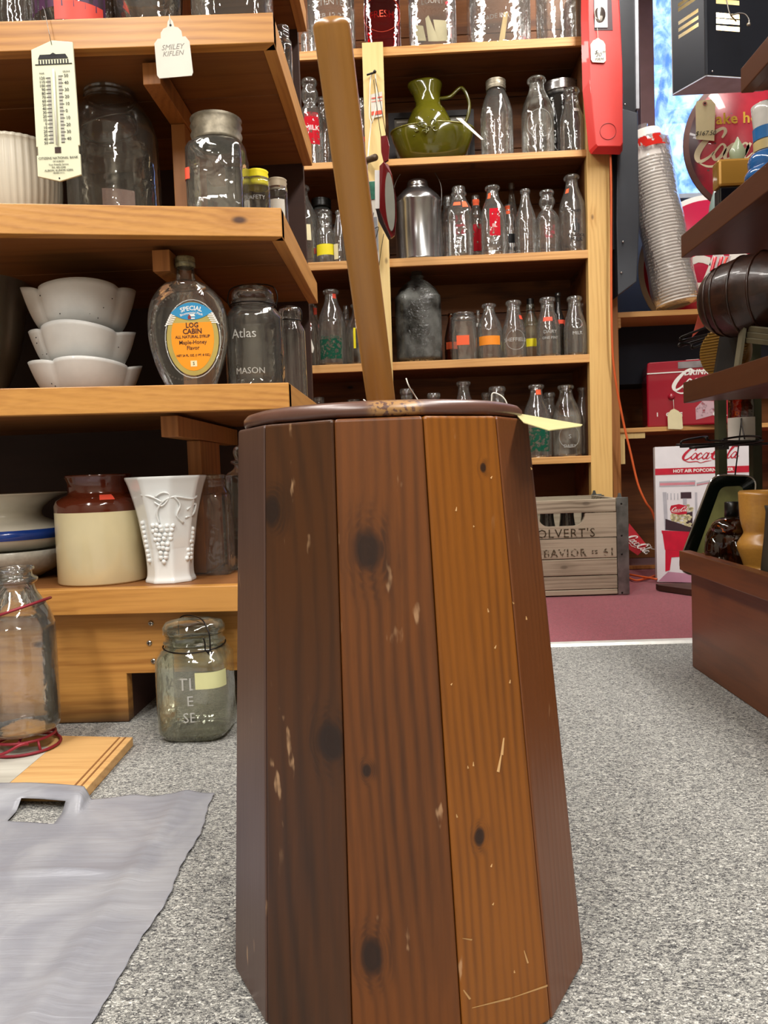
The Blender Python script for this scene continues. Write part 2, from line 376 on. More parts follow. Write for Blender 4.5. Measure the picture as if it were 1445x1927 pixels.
red = struct(obj('floor_red_carpet', MB().box(-2.6, 2.6, fb, 3.6, -.05, -.002), carpet('red_carpet', ('#5c1826', '#8c3040', '#9e4050'), 240, None, .3)))
tr = MB()
tr.prism([(fb-.03, 0), (fb-.022, .005), (fb-.008, .006), (fb+.012, .002), (fb+.012, -.001), (fb-.03, -.001)], -1.6, 1.6, 'YZ')
trim = struct(obj('trim_1', tr, plain('#dcdcd6', .4, .3, .12, 40, .2, name='threshold_metal')))
wallm = plain('#8d8474', .9, 0, .06, 5, name='room_paint')
ceil = struct(obj('ceiling', MB().box(-2.6, 2.6, -2.2, 3.5, 2.5, 2.55), plain('#d8d4c8', .9, 0, .03, name='ceiling_paint')))
struct(obj('wall_left', MB().box(-2.66, -2.6, -2.2, 3.5, 0, 2.5), wallm))
struct(obj('wall_right', MB().box(2.6, 2.66, -2.2, 3.5, 0, 2.5), wallm))
struct(obj('wall_front', MB().box(-2.6, 2.6, -2.26, -2.2, 0, 2.5), wallm))
WY = 3.42
wx0, wx1 = P(1222, 200, WY).x, P(1520, 200, WY).x
wz0, wz1 = P(1270, 372, WY).z, P(1270, -120, WY).z
bm_ = MB(); bm_.box(-2.6, wx0, WY, WY+.06, 0, 2.5); bm_.box(wx1, 2.6, WY, WY+.06, 0, 2.5)
bm_.box(wx0, wx1, WY, WY+.06, 0, wz0); bm_.box(wx0, wx1, WY, WY+.06, wz1, 2.5)
struct(obj('wall_back', bm_, plain('#55617c', .7, 0, .08, 4, name='blue_grey_panelling')))
wf = MB(); fx = .05
wf.box(wx0-fx, wx0+.01, WY-.04, WY+.05, wz0-.04, wz1+.05); wf.box(wx1-.01, wx1+fx, WY-.04, WY+.05, wz0-.04, wz1+.05)
wf.box(wx0, wx1, WY-.04, WY+.05, wz1, wz1+.05)
win = struct(obj('window_1', wf, plain('#6a4a4c', .55, 0, .15, 14, name='mauve_brown_window_frame'), bevel=.003))
obj('window_sill', MB().box(wx0-.02, wx1+.02, WY-.05, WY+.05, wz0-.02, wz0), plain('#c8d2e2', .5, name='pale_sill'), win, bevel=.002)
s = N('streaked_window_glass'); co = coords(s, False)
a = s.n('TexNoise', {'Vector': s.n('Mapping', {0: co, 3: (1, 1, .7)}).outputs[0], 'Scale': 16.0, 'Detail': 8, 'Roughness': .7, 'Distortion': .5}).outputs[0]
tint = s.mix(s.ss(a, .38, .62), '#6c9ae6', '#f0f7ff')
trn = s.n('BsdfTranslucent', {0: tint}).outputs[0]; trp = s.n('BsdfTransparent', {0: (.75, .85, 1, 1)}).outputs[0]
mx = s.n('MixShader', {0: .55, 1: trp, 2: trn}).outputs[0]; gg = s.n('BsdfGlossy', {'Roughness': .05}).outputs[0]
mx = s.n('MixShader', {0: .06, 1: mx, 2: gg}).outputs[0]; s.t.links.new(mx, s.out.inputs[0])
obj('pane', MB().box(wx0, wx1, WY+.02, WY+.024, wz0, wz1), s.m, win)
# outside the window
g = obj('ground', MB().box(-1, 5, 3.61, 7, -.1, .0), plain('#c9c6bf', .9, name='pale_ground')); struct(g)
y5 = 4.0
tag(obj('slanting_brace', MB().prism([tuple(P(1232, 236, y5).xz), tuple(P(1248, 236, y5).xz), tuple(P(1300, -40, y5).xz), tuple(P(1278, -40, y5).xz)], y5, y5+.05), plain('#b06a60', .7, name='pinkish_timber')), 'pinkish slanting timber brace outside the window', 'timber')
tag(obj('outside_rail', MB().box(P(1232, 230, y5).x, 3.2, y5-.1, y5, P(1280, 232, y5).z, P(1280, 222, y5).z), plain('#c9aab4', .7, name='pinkish_rail')), 'pale pinkish level rail outside the window', 'rail')
q = P(1225, 240, 4.6)
struct(obj('outbuilding', MB().box(q.x-.4, q.x+1.6, 4.6, 5.2, P(1270, 20, 4.6).z, P(1270, 0, 4.6).z+1.2), wood('outside_boards', '#a88a80', '#7a5c58', 'X', 4, .8)))
tag(obj('snow_bank', MB().prism([(q.x-.5, 0), (q.x+1.8, 0), (q.x+1.8, P(1300, 285, 4.4).z), (q.x+.5, P(1250, 300, 4.4).z), (q.x-.5, P(1230, 285, 4.4).z)], 4.4, 5.0), plain('#f4f6f8', .9, name='white_bank')), 'bright white bank low outside the window', 'bank')

# ================================================================ left shelving
YF = 1.19
XR = P(529, 392, YF).x
YB = 1.66
LS = {}
unit = T('shelf_unit', 'open pine shelving with thick front rails, standing beside the wooden churn', 'shelving')
def shelf_left(key, xl, yl, xr, yr, thick, left=True):
    z = P(xr, yr, YF).z; A = PZ(xl, yl, z); B = Vector((XR, YF, z)); d = (B-A)/(B.x-A.x)
    A = B + d*(-1.35-B.x); th = thick*YF/F; LS[key] = z
    def fr(x, off=0): return (x, (B+d*(x-B.x)).y+off)
    rail = MB().prism([fr(-1.35), fr(XR), fr(XR, .022), fr(-1.35, .022)], z-th, z, 'XY')
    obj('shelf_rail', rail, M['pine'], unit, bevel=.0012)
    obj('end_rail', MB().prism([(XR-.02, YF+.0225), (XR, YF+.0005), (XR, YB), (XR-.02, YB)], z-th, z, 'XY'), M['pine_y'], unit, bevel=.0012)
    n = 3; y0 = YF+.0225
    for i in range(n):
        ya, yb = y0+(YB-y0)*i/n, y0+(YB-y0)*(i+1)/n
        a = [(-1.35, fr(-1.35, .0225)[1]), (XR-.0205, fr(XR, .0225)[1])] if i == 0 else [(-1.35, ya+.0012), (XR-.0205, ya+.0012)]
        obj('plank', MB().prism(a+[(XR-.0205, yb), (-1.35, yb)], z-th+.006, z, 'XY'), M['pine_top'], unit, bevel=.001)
    return z, th
z0 = 0
z1, t1 = shelf_left('1', 0, 40, 512, 23, 54)
z2, t2 = shelf_left('2', 0, 382, 525, 391, 53)
z3, t3 = shelf_left('3', 0, 731, 537, 720, 49)
z4, t4 = shelf_left('4', 70, 1111.5, 442, 1102.5, 50)
# one more shelf above, only its far end in view
zt = P(583, 20, YB).z
LS['0'] = zt
obj('shelf_rail', MB().box(-1.35, XR, YF, YF+.022, zt-.043, zt), M['pine'], unit, bevel=.0012)
obj('end_rail', MB().box(XR-.02, XR, YF+.0225, YB, zt-.043, zt), M['pine_y'], unit, bevel=.0012)
for i in range(3):
    obj('plank', MB().box(-1.35, XR-.0205, YF+.0225+i*.149, YF+.0225+(i+1)*.149-.001, zt-.037, zt), M['pine_top'], unit, bevel=.001)
# brackets and uprights under the shelves
ux = P(303, 180, 1.27).x
for (zs, th, zb) in ((z1, t1, z2), (z2, t2, z3), (z3, t3, z4), (zt, .043, z1)):
    obj('bracket', MB().box(ux-.014, ux+.014, 1.225, YB-.002, zs-th-.034, zs-th-.0005), M['post_z'], unit, bevel=.001)
    obj('upright', MB().box(ux-.012, ux+.012, 1.36, 1.50, zb+.0005, zs-th-.035), M['post_z'], unit, bevel=.001)
obj('back_panel', MB().box(-1.35, XR-.02, YB+.001, YB+.02, 0, zt+.4), M['darkpanel'], unit)
# lower rail with a cut-away and worn foot
yr = YF+.055
xa = P(240, 1300, yr).x; zc = P(300, 1266, yr).z; ztop = z4-t4-.002
s_pts = [(-1.3, 0.001), (xa, 0.001), (xa, zc), (XR-.01, zc), (XR-.01, ztop), (-1.3, ztop)]
s = N('stained_foot_board'); 
rail_m = wood('worn_rail_pine', '#cd9449', '#94591f', 'X', 26, .5, '#4a2710', 1.0, contrast=1.0, blotch=.5)
nt = rail_m.node_tree; bs = [n for n in nt.nodes if n.type == 'BSDF_PRINCIPLED'][0]; lk = bs.inputs['Base Color'].links[0].from_socket
bpy.data.materials.remove(s.m); s = N.__new__(N); s.m = rail_m; s.t = nt
tc = s.n('TexCoord').outputs['Object']; zz = s.n('SeparateXYZ', {0: tc}).outputs[2]
nz = s.n('TexNoise', {'Vector': s.n('Mapping', {0: tc, 3: (5, 1, 60)}).outputs[0], 'Scale': 1.0, 'Detail': 5}).outputs[0]
dirt = s.math('SUBTRACT', 1, s.ss(s.math('ADD', zz, s.math('MULTIPLY', nz, .05)), .02, .085))
nt.links.new(s.mix(s.math('MULTIPLY', dirt, .85), lk, '#38281a'), bs.inputs['Base Color'])
obj('foot_board', MB().prism(s_pts, yr, yr+.024), rail_m, unit, bevel=.0015)
obj('foot_block', MB().box(xa-.025, xa-.001, yr+.0245, yr+.30, .001, zc+.01), M['darkpanel'], unit)
for (px, py) in ((284, 1173), (281, 1210), (289, 1244)):
    p = P(px, py, yr); sc = MB(); sc.lathe([(0, .0022), (.003, .002), (.0048, .0008), (.005, -.001)], 14); sc.xf(Matrix.Rotation(R(90), 4, 'X'))
    so = obj('screw', sc, M['chrome'], unit, loc=(p.x, yr-.0005, p.z))
    cx = MB().box(-.003, .003, -.0026, -.002, -.0006, .0006); cx.box(-.0006, .0006, -.0026, -.002, -.003, .003); obj('cross_slot', cx, M['black'], so)

# ================================================================ back shelving full of bottles
BY, BD = 2.68, .30
BS = {}
back = T('bottle_shelves', 'tall wall shelving in knotty pine filled with milk bottles', 'shelving')
px0 = P(500, 480, BY).x; pxr = P(1108, 480, BY).x
def post(x_top, x_bot, yt, yb, w_px, Yf, mat, name, dpt=.036):
    a, b = P(x_top, yt, Yf), P(x_bot, yb, Yf); w = w_px*Yf/F
    q = [Vector((b.x, Yf, b.z)), Vector((b.x+w, Yf, b.z)), Vector((b.x+w, Yf+dpt, b.z)), Vector((b.x, Yf+dpt, b.z))]
    t = [Vector((a.x, Yf, a.z)), Vector((a.x+w, Yf, a.z)), Vector((a.x+w, Yf+dpt, a.z)), Vector((a.x, Yf+dpt, a.z))]
    return obj(name, MB().hexa(q, t), mat, back, bevel=.0015)
def zfloor(x): return P(x, 1190, BY)
zb0 = P(1108, 500, BY)
right_post = obj('right_post', MB().hexa(
    [(P(1113, 1000, BY).x, BY-.002, 0), (P(1153, 1000, BY).x, BY-.002, 0), (P(1153, 1000, BY).x, BY+.036, 0), (P(1113, 1000, BY).x, BY+.036, 0)],
    [(P(1100, 0, BY).x, BY-.002, 2.1), (P(1144, 0, BY).x, BY-.002, 2.1), (P(1144, 0, BY).x, BY+.036, 2.1), (P(1100, 0, BY).x, BY+.036, 2.1)]), M['pine_z'], back, bevel=.002)
xr_in = P(1108, 480, BY).x
def bshelf(key, px, py, thick):
    z = P(px, py, BY).z; th = thick*BY/F; BS[key] = z
    for i in range(2):
        obj('shelf_board', MB().box(-1.3, xr_in-.001, BY+i*.151+(.0125 if i == 0 else .001), BY+.15+i*.151, z-th+.001, z), M['underside_shade'], back, bevel=.0015)
    obj('front_edge', MB().box(-1.3, xr_in-.001, BY, BY+.012, z-th, z), M['edge'], back, bevel=.0015)  # pale strip added so the lit edge stands off the darkened boards
for k, x, y, t in (('A', 900, 78.5, 16), ('B', 920, 290, 12), ('C', 920, 478.5, 15), ('D', 920, 674, 15), ('E', 1050, 859.5, 13)):
    bshelf(k, x, y, t)
BSZ = BS
# back boards: wide planks
zz0 = 0.0; i = 0
while zz0 < 2.05:
    h = (.19, .235, .165, .21)[i % 4]
    obj('back_board', MB().box(-1.3, xr_in+.03, BY+BD+.003, BY+BD+.018, zz0, zz0+h-.003), M['backboard'], back, bevel=.001); zz0 += h; i += 1
obj('side_board', MB().box(xr_in, xr_in+.018, BY+.037, BY+BD, 0, 2.1), M['backboard'], back)
# pale middle lath with nail head, hooks
lath = MB()
za, zb_ = P(700, 81, BY-.012).z, .02
lx = lambda py: P(682+(py-80)*.052, py, BY-.012)
a, b = P(681, 81, BY-.016), P(704, 700, BY-.016); wl = 38*BY/F
lath.hexa([(b.x-.01, BY-.018, .02), (b.x-.01+wl, BY-.018, .02), (b.x-.01+wl, BY-.001, .02), (b.x-.01, BY-.001, .02)],
          [(a.x, BY-.018, a.z), (a.x+wl, BY-.018, a.z), (a.x+wl, BY-.001, a.z), (a.x, BY-.001, a.z)])
obj('middle_lath', lath, M['pale'], back, bevel=.001)
# darker second post and the small batten behind it
obj('rear_post', MB().box(P(1147, 600, BY+.12).x, P(1163, 600, BY+.12).x, BY+.12, BY+.20, 0, 2.0), M['post_z'], back, bevel=.002)

# ================================================================ churn
ch = T('butter_churn', 'tall tapering twelve-sided brown wooden butter churn with a leaning round dasher pole', 'churn', (0, .64, 0))
cx0, cx1 = -.0005, P(719, 800, .61).x
cx0 = P(769, 1848, .602).x
ztp = .437; N12 = 12
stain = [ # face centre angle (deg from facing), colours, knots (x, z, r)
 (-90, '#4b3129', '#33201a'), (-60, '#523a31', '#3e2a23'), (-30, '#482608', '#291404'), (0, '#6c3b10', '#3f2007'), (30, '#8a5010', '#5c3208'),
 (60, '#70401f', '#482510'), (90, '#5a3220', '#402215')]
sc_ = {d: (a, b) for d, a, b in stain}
Rb, Rtp = .146, .1185
def cpt(px, py, Y=.5): 
    p = P(px, py, Y); return (p.x, p.z)
def front(px, py):   # point on the front face of the churn, in the churn's own frame
    t = .5
    for _ in range(6):
        p = P(px, py, t); k = max(0, min(1, p.z/ztp)); t = .64-(Rb+(Rtp-Rb)*k)*math.cos(R(15))
    return p
KN = {0: [(front(692, 1035), .0135), (front(700, 1800), .0105), (front(690, 1450), .004)], -30: [(front(622, 1400), .012), (front(497, 965), .009)], 30: [(front(905, 1590), .005), (front(915, 880), .003)]}
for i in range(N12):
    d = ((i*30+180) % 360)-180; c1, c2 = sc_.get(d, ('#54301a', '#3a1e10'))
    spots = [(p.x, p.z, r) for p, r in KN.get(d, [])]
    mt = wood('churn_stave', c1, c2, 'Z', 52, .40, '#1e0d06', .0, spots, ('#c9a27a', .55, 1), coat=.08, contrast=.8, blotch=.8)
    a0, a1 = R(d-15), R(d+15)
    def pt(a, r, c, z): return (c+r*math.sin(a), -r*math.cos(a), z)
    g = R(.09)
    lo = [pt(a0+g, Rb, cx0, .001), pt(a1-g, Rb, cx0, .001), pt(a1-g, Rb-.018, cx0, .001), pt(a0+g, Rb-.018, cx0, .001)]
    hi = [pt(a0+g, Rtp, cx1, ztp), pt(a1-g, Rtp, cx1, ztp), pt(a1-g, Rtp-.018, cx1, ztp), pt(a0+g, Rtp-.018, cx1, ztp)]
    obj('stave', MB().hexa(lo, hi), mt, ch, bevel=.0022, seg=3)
lid_m = wood('lid_wood', '#5e4036', '#452a20', 'X', 6, .33, '#2a1510', 0, (), ('#b98c5a', .6, 1), coat=.35, contrast=.4, blotch=.5)
nt = lid_m.node_tree; bs = [n for n in nt.nodes if n.type == 'BSDF_PRINCIPLED'][0]; lk = bs.inputs['Base Color'].links[0].from_socket
s = N.__new__(N); s.m = lid_m; s.t = nt
tc = s.n('TexCoord').outputs['Object']; q = s.n('SeparateXYZ', {0: tc}).outputs
chip = s.math('SUBTRACT', 1, s.ss(s.math('ABSOLUTE', s.math('SUBTRACT', q[0], cx1+.012)), .012, .022))
chip = s.math('MULTIPLY', chip, s.math('SUBTRACT', 1, s.ss(q[1], -.108, -.10)))
chn = s.ss(s.n('TexNoise', {'Vector': tc, 'Scale': 260.0, 'Detail': 4}).outputs[0], .42, .52)
nt.links.new(s.mix(s.math('MULTIPLY', chip, chn), lk, '#a07848'), bs.inputs['Base Color'])
rl = .1135
obj('lid', MB().lathe([(0, .4375), (rl-.006, .4375), (rl-.001, .4385), (rl, .441), (rl-.0002, .4445), (rl-.003, .4475), (rl-.010, .4495), (0, .4505)], 96, c=(cx1, 0, 0)), lid_m, ch)
pb = P(718, 762, .645); pt_ = P(619, 14, .545)
pv = (pt_-pb); L = pv.length; pd = pv.normalized(); b0 = pb - pd*.012
pole = MB(); pl = []
n = 14
for i in range(n+1): pl.append((.0118+.0012*i/n, L*i/n))
pl = [(0, 0)]+pl+[(.0127, L+.002), (.0105, L+.0045), (.006, L+.006), (0, L+.0065)]
pole.lathe(pl, 32)
po = obj('dasher_pole', pole, wood('pole_wood', '#9f6e30', '#744a1e', 'Z', 30, .3, '#5a3a20', .4, (), None, coat=.5, contrast=.5, blotch=.5), ch)
po.rotation_euler = pd.to_track_quat('Z', 'Y').to_euler(); po.location = b0 - Vector((0, .64, 0))
# scratches: pale dents standing a hair proud of the varnish
scr = MB()
def scratch(pts, w):
    p = [front(x, y) for x, y in pts]
    for a, b in zip(p[:-1], p[1:]):
        d = (b-a).normalized(); nn = Vector((-d.z, 0, d.x))*w
        k = Vector((0, -.0004-.64, 0)); scr.add([a+nn*.3+k, b+nn+k, b-nn+k, a-nn*.3+k], [(0, 1, 2, 3)])
# faces to the right turn away; solve depth on the 30 degree face
def front30(px, py, d=30):
    t = .55; a = R(d)
    for _ in range(12):
        p = P(px, py, t); k = max(0, min(1, p.z/ztp)); ap = (Rb+(Rtp-Rb)*k)*math.cos(R(15)); c = cx0+(cx1-cx0)*k
        t = .64 - (ap-(p.x-c)*math.sin(a))/math.cos(a)
    return p
front_ = front; front = front30
scratch([(888, 1896), (960, 1878), (1030, 1854)], .0009); scratch([(948, 1388), (943, 1420), (936, 1452)], .0014)
scratch([(986, 1788), (993, 1812)], .0007); scratch([(870, 1765), (888, 1768)], .0007); scratch([(872, 1862), (884, 1880)], .0010)
for k in range(16):
    x, y = random.uniform(830, 1000), random.uniform(830, 1880); scratch([(x+(y-800)*.03, y), (x+(y-800)*.03+random.uniform(-3, 3), y+random.uniform(3, 9))], .0006)
obj('scratches', scr, plain('#caa06a', .7, name='bare_scratch'), ch)['kind'] = 'stuff'
front = front_
# price card tied to the lid with string
tg = [P(968, 778, .62), P(1096, 800, .615), P(1093, 803, .60), P(1033, 811, .545), P(985, 796, .55)]
tgm = MB(); tgv = [v-Vector((0, .64, 0)) for v in tg]; tgm.add([v for v in tgv]+[v+Vector((0, 0, .0006)) for v in tgv], [(0, 1, 2, 3, 4), (9, 8, 7, 6, 5)]+[(i, (i+1) % 5, 5+(i+1) % 5, 5+i) for i in range(5)])
obj('price_card', tgm, plain('#b5ac76', .8, 0, .06, name='dimmed_card'), ch, label='cream price card sticking out past the lid')  # cream darkened so the colour carries the shade of its underside
st = MB(); off = Vector((0, -.64, 0))
for pl_ in ([(793, 764, .60), (781, 745, .60), (770, 728, .59), (764, 712, .59)], [(684, 752, .56), (690, 757, .56), (697, 764, .57)], [(958, 772, .60), (950, 752, .60), (938, 742, .60), (927, 740, .60), (925, 750, .60), (925, 764, .60)]):
    st = MB(); st.tube([p+off for p in cr([P(*a) for a in pl_], 5)], .0005, 6); obj('string', st, M['string'], ch)
def printed(name, col, a0=.45, a1=.55, sc=90, keep=1.0):
    s = N(name); co = coords(s); no = s.n('TexNoise', {'Vector': co, 'Scale': sc, 'Detail': 3}).outputs[0]
    b = s.n('BsdfDiffuse', {0: c4(col)}).outputs[0]; t = s.n('BsdfTransparent').outputs[0]
    m_ = s.n('MixShader', {0: s.math('MULTIPLY', s.ss(no, a0, a1), keep), 1: t, 2: b}).outputs[0]; s.t.links.new(m_, s.out.inputs[0]); return s.m
M['redfade'] = printed('faded_red_print', '#b5505a', .46, .56, 80, .6)
M['redink'] = printed('red_print', '#c3202e', .34, .44, 75, .9)
M['greenpr'] = printed('green_print', '#0f5a44', .42, .52, 110, .85)
M['purple'] = plain('#4a2348', .5, 0, .1, name='purple_label')
M['redlab'] = plain('#e04a3c', .5, 0, .1, name='red_label')
M['fadedpink'] = printed('faded_pink_sticker', '#e8c8bc', .1, .2, 40, .25)
M['tan'] = plain('#b8a88e', .5, .2, .1, name='tan_lid')
M['tagyel'] = plain('#d8d8a0', .7, 0, .05, name='old_paper')
M['glass_amb_l'] = glass('brown_tinged_glass', tint=(.86, .78, .66), edge=(.34, .24, .15), haze=.04, wob=.6)
# ================================================================ bottles and jars: profiles as (radius, height) fractions
PR = {
 'milk': [(0, .0), (.80, 0), (.96, .012), (1, .04), (1, .50), (.97, .57), (.86, .66), (.68, .745), (.53, .81), (.45, .87), (.43, .925), (.52, .94), (.57, .955), (.57, .975), (.50, .99), (.44, .985), (.38, .93)],
 'squat': [(0, .0), (.80, 0), (.96, .015), (1, .05), (1, .42), (.96, .50), (.84, .60), (.68, .70), (.58, .78), (.53, .86), (.55, .91), (.64, .93), (.66, .955), (.60, .985), (.50, .99), (.45, .93)],
 'square': [(0, 0), (.86, 0), (.98, .012), (1, .04), (1, .60), (.97, .66), (.82, .74), (.62, .81), (.54, .85), (.53, .87), (.62, .885), (.62, .91), (.54, .925), (.54, .975), (.48, .995), (.44, .97), (.44, .90)],
 'cream': [(0, 0), (.86, 0), (1, .02), (1, .50), (.94, .58), (.72, .66), (.50, .70), (.46, .73), (.60, .77), (.68, .81), (.66, .86), (.54, .90), (.54, .93), (.62, .945), (.62, .98), (.54, 1.0), (.46, .97)],
 'narrow': [(0, 0), (.86, 0), (1, .02), (1, .45), (.96, .53), (.80, .64), (.58, .75), (.42, .85), (.38, .93), (.46, .945), (.46, .985), (.38, 1.0), (.32, .96)],
 'jar': [(0, 0), (.88, 0), (1, .025), (1, .76), (.96, .81), (.80, .86), (.74, .88), (.74, .90), (.78, .91), (.74, .925), (.77, .94), (.74, .955), (.76, .99), (.70, 1.0), (.68, .96)],
 'wide': [(0, 0), (.90, 0), (1, .02), (1, .84), (.97, .90), (.86, .935), (.84, .95), (.87, .965), (.86, .99), (.80, 1.0), (.78, .96)],
 'long': [(0, 0), (.86, 0), (1, .02), (1, .55), (.92, .68), (.76, .80), (.60, .88), (.56, .90), (.56, .94), (.60, .95), (.58, .99), (.52, 1.0), (.48, .96)],
 'jug': [(0, 0), (.88, 0), (.98, .02), (1, .06), (1, .62), (.96, .69), (.80, .77), (.52, .84), (.30, .875), (.24, .89), (.30, .90), (.30, .915), (.22, .925), (.22, .99), (.18, 1.0), (.16, .97)],
 'tall': [(0, 0), (.9, 0), (1, .02), (1, .5), (.9, .6), (.55, .7), (.40, .78), (.34, .92), (.44, .935), (.44, .98), (.36, 1), (.3, .96)],
}
def sq(n):
    return lambda a, z: 1/((abs(math.cos(a))**n+abs(math.sin(a))**n)**(1/n))*.97
def smooth_prof(pr, r, h, k=3):
    p = cr([(a*r, b*h, 0) for a, b in pr], k); return [(max(q[0], 0), q[1]) for q in p]
def rad_at(prof, z):
    for (r1, a), (r2, b) in zip(prof[:-1], prof[1:]):
        if a <= z <= b and b > a: return r1+(r2-r1)*(z-a)/(b-a)
    return prof[-1][0]
def patch(mb, prof, z0, z1, a0, a1, k=None, off=.0006, n=8, m_=5, shape=None):
    vs = []; fs = []
    for j in range(m_+1):
        z = z0+(z1-z0)*j/m_; r = rad_at(prof, z)
        for i in range(n+1):
            a = a0+(a1-a0)*i/n
            if shape: a = (a0+a1)/2+(a-(a0+a1)/2)*shape(j/m_)
            rr = r*(k(a, z) if k else 1)+off; vs.append((rr*math.sin(a), -rr*math.cos(a), z))
    for j in range(m_):
        for i in range(n): b = j*(n+1)+i; fs.append((b, b+1, b+n+2, b+n+1))
    return mb.add(vs, fs, True)
def bottle(name, kind, X, Y, z, r, h, mat, label, cat='bottle', group=None, sqn=0, rotz=0.0, marks=(), n=28, kmul=3, inner=False, flute=None):
    prof = smooth_prof(PR[kind] if isinstance(kind, str) else kind, r, h, kmul)
    k = sq(sqn) if sqn else flute
    kk = k
    if sqn:   # the neck stays round
        zt_ = .70*h; ks = sq(sqn); kk = lambda a, zz: 1+(ks(a, zz)-1)*max(0, min(1, (zt_+.1*h-zz)/(.12*h)))
    o = obj(name, MB().lathe(prof, n, kk), mat, loc=(X, Y, z), rot=(0, 0, rotz)); tag(o, label, cat, group)
    if inner:
        pi_ = [(max(a-.0028, 0), max(b, .006)) for a, b in prof if b < h*.97]
        obj('inner_wall', MB().lathe(pi_, n, kk), mat, o, fix=False)
    for mk in marks:
        t = mk[0]
        if t == 'st':   # sticker: material, z0, z1, angle centre, half width (deg)
            _, mt, a, b, c, hw = mk; p = MB(); patch(p, prof, a*h, b*h, R(c-hw), R(c+hw), kk, .0008); obj('price_sticker', p, M[mt], o)
        elif t == 'pr':  # printed panel
            _, mt, a, b, c, hw = mk; p = MB(); patch(p, prof, a*h, b*h, R(c-hw), R(c+hw), kk, .0004); obj('printed_panel', p, M[mt], o)
        elif t == 'tx':  # lettering: material, text, size, z, angle
            _, mt, s_, sz, zc_, an = mk; p = MB(); wrap_text(p, s_, sz*h, zc_*h, lambda q: rad_at(prof, q)*(kk(0, q) if sqn else 1)+.0006, R(an)); obj('lettering', p, M[mt], o)
        elif t == 'lid':
            _, mt, a, b, rr = mk; q = []; st_ = 5
            q = [(0, b*h), (rr*r*.9, b*h), (rr*r, (b-.01)*h)]
            for i in range(st_): zz = b-.01-(b-.02-a)*(i+.5)/st_; q += [(rr*r*(1.0 if i % 2 else .93), zz*h)]
            q += [(rr*r, a*h), (rr*r*.93, a*h)]
            obj('lid', MB().lathe(q, n), M[mt], o)
        elif t == 'dome':
            _, mt, a, b, rr = mk; obj('lid', MB().lathe([(rr*r*.8, a*h), (rr*r, (a+.005)*h), (rr*r, (a+(b-a)*.45)*h), (rr*r*.9, (a+(b-a)*.8)*h), (rr*r*.5, b*h), (0, b*h)], n), M[mt], o)
        elif t == 'bail':   # wire bail over a lid
            _, mt, a, b, rr = mk; w = MB(); R_ = rr*r
            w.tube([(R_*math.sin(t_), R_*math.cos(t_), a*h) for t_ in [2*pi*i/24 for i in range(24)]], .0011, 6, True)
            w.tube(cr([(-R_*1.0, 0, a*h), (-R_*1.08, -.001, (a+.4*(b-a))*h), (-R_*.9, 0, (a+.85*(b-a))*h), (-R_*.3, 0, b*h), (R_*.3, 0, b*h), (R_*.9, 0, (a+.85*(b-a))*h), (R_*1.08, 0, (a+.4*(b-a))*h), (R_, 0, a*h)], 4), .0011, 6)
            wo = obj('wire_bail', w, M[mt], o)
        elif t == 'em':  # embossed ring or band
            _, zc_, rr = mk; w = MB(); w.tube([(rr*r*math.sin(t_), -rr*r*math.cos(t_), zc_*h) for t_ in [2*pi*i/28 for i in range(28)]], .0012, 6, True); obj('raised_ring', w, mat, o)
        elif t == 'disc':  # raised round seal with letters
            _, mt, zc_, hh, s_ = mk; p = MB(); rz = rad_at(prof, zc_*h); vs = []
            pts = []
            for i in range(25):
                t_ = 2*pi*i/24; dz = math.sin(t_)*hh*h; an = math.cos(t_)*hh*h/rz; rr_ = rad_at(prof, zc_*h+dz)*(kk(an, zc_*h) if sqn else 1)+.0008
                pts.append((rr_*math.sin(an), -rr_*math.cos(an), zc_*h+dz))
            p.tube(pts[:-1], .0007, 5, True); wrap_text(p, s_, hh*h*.55, zc_*h, lambda q: rad_at(prof, q)*(kk(0, q) if sqn else 1)+.0008); obj('embossed_seal', p, M[mt], o)
    return o
def shelf_bottle(kind, x0, x1, yt, key, row, label, name='milk_bottle', mat='glass_far', marks=(), sqn=0, cat='bottle', group='bottles on the wall shelves', **kw):
    Y = BY+.012+row*.085
    ym = (yt + P(0, 0, 1).z*0 + {'A': 78, 'B': 288, 'C': 478, 'D': 674, 'E': 860}[key])/2
    for _ in range(2):
        a, b = P(x0, ym, Y), P(x1, ym, Y); r = (b.x-a.x)/2; Y = BY+.004+row*.085+r+.002
    z = BS[key]+.0003; h = P((x0+x1)/2, yt, Y).z-z
    xm = (a.x+b.x)/2
    rr = r/1.0
    return bottle(name, kind, xm, Y, z, rr, h, M[mat], label, cat, group, sqn, marks=marks, n=24, kmul=2, **kw)
sb = shelf_bottle
# ---- row A (top)
sb('wide', 578, 668, -60, 'A', 0, 'large clear embossed jar partly behind the top of the dasher pole', 'glass_jar', cat='jar', sqn=5, marks=[('tx', 'emboss', 'PATENTED', .09, .5, 0), ('tx', 'emboss', 'FEB 12 22', .08, .36, 0)])
sb('wide', 683, 753, -66, 'A', 0, 'ruby red square glass jar with a round embossed seal above the pale lath', 'ruby_glass_jar', 'glass_red', cat='jar', sqn=5, marks=[('disc', 'redst', .36, .19, 'FRESH'), ('lid', 'black', .55, .70, .8)])
sb('wide', 766, 857, -75, 'A', 0, 'clear square embossed jar with cream cards inside on the top shelf', 'square_jar', cat='jar', sqn=6, marks=[('tx', 'emboss', 'WALLSTER', .07, .55, 0), ('tx', 'emboss', 'LOUNT', .07, .44, 0)])
ww = sb('wide', 878, 994, -90, 'A', 0, 'widest clear square churn jar with embossed patent lettering and a wooden paddle', 'churn_jar', cat='jar', sqn=6, marks=[('tx', 'emboss', 'PATENTED FEB 12 22', .075, .42, 0), ('tx', 'emboss', 'DAZEY CHURN', .08, .56, 0), ('tx', 'emboss', 'MADE IN U.S.A.', .06, .24, 0)])
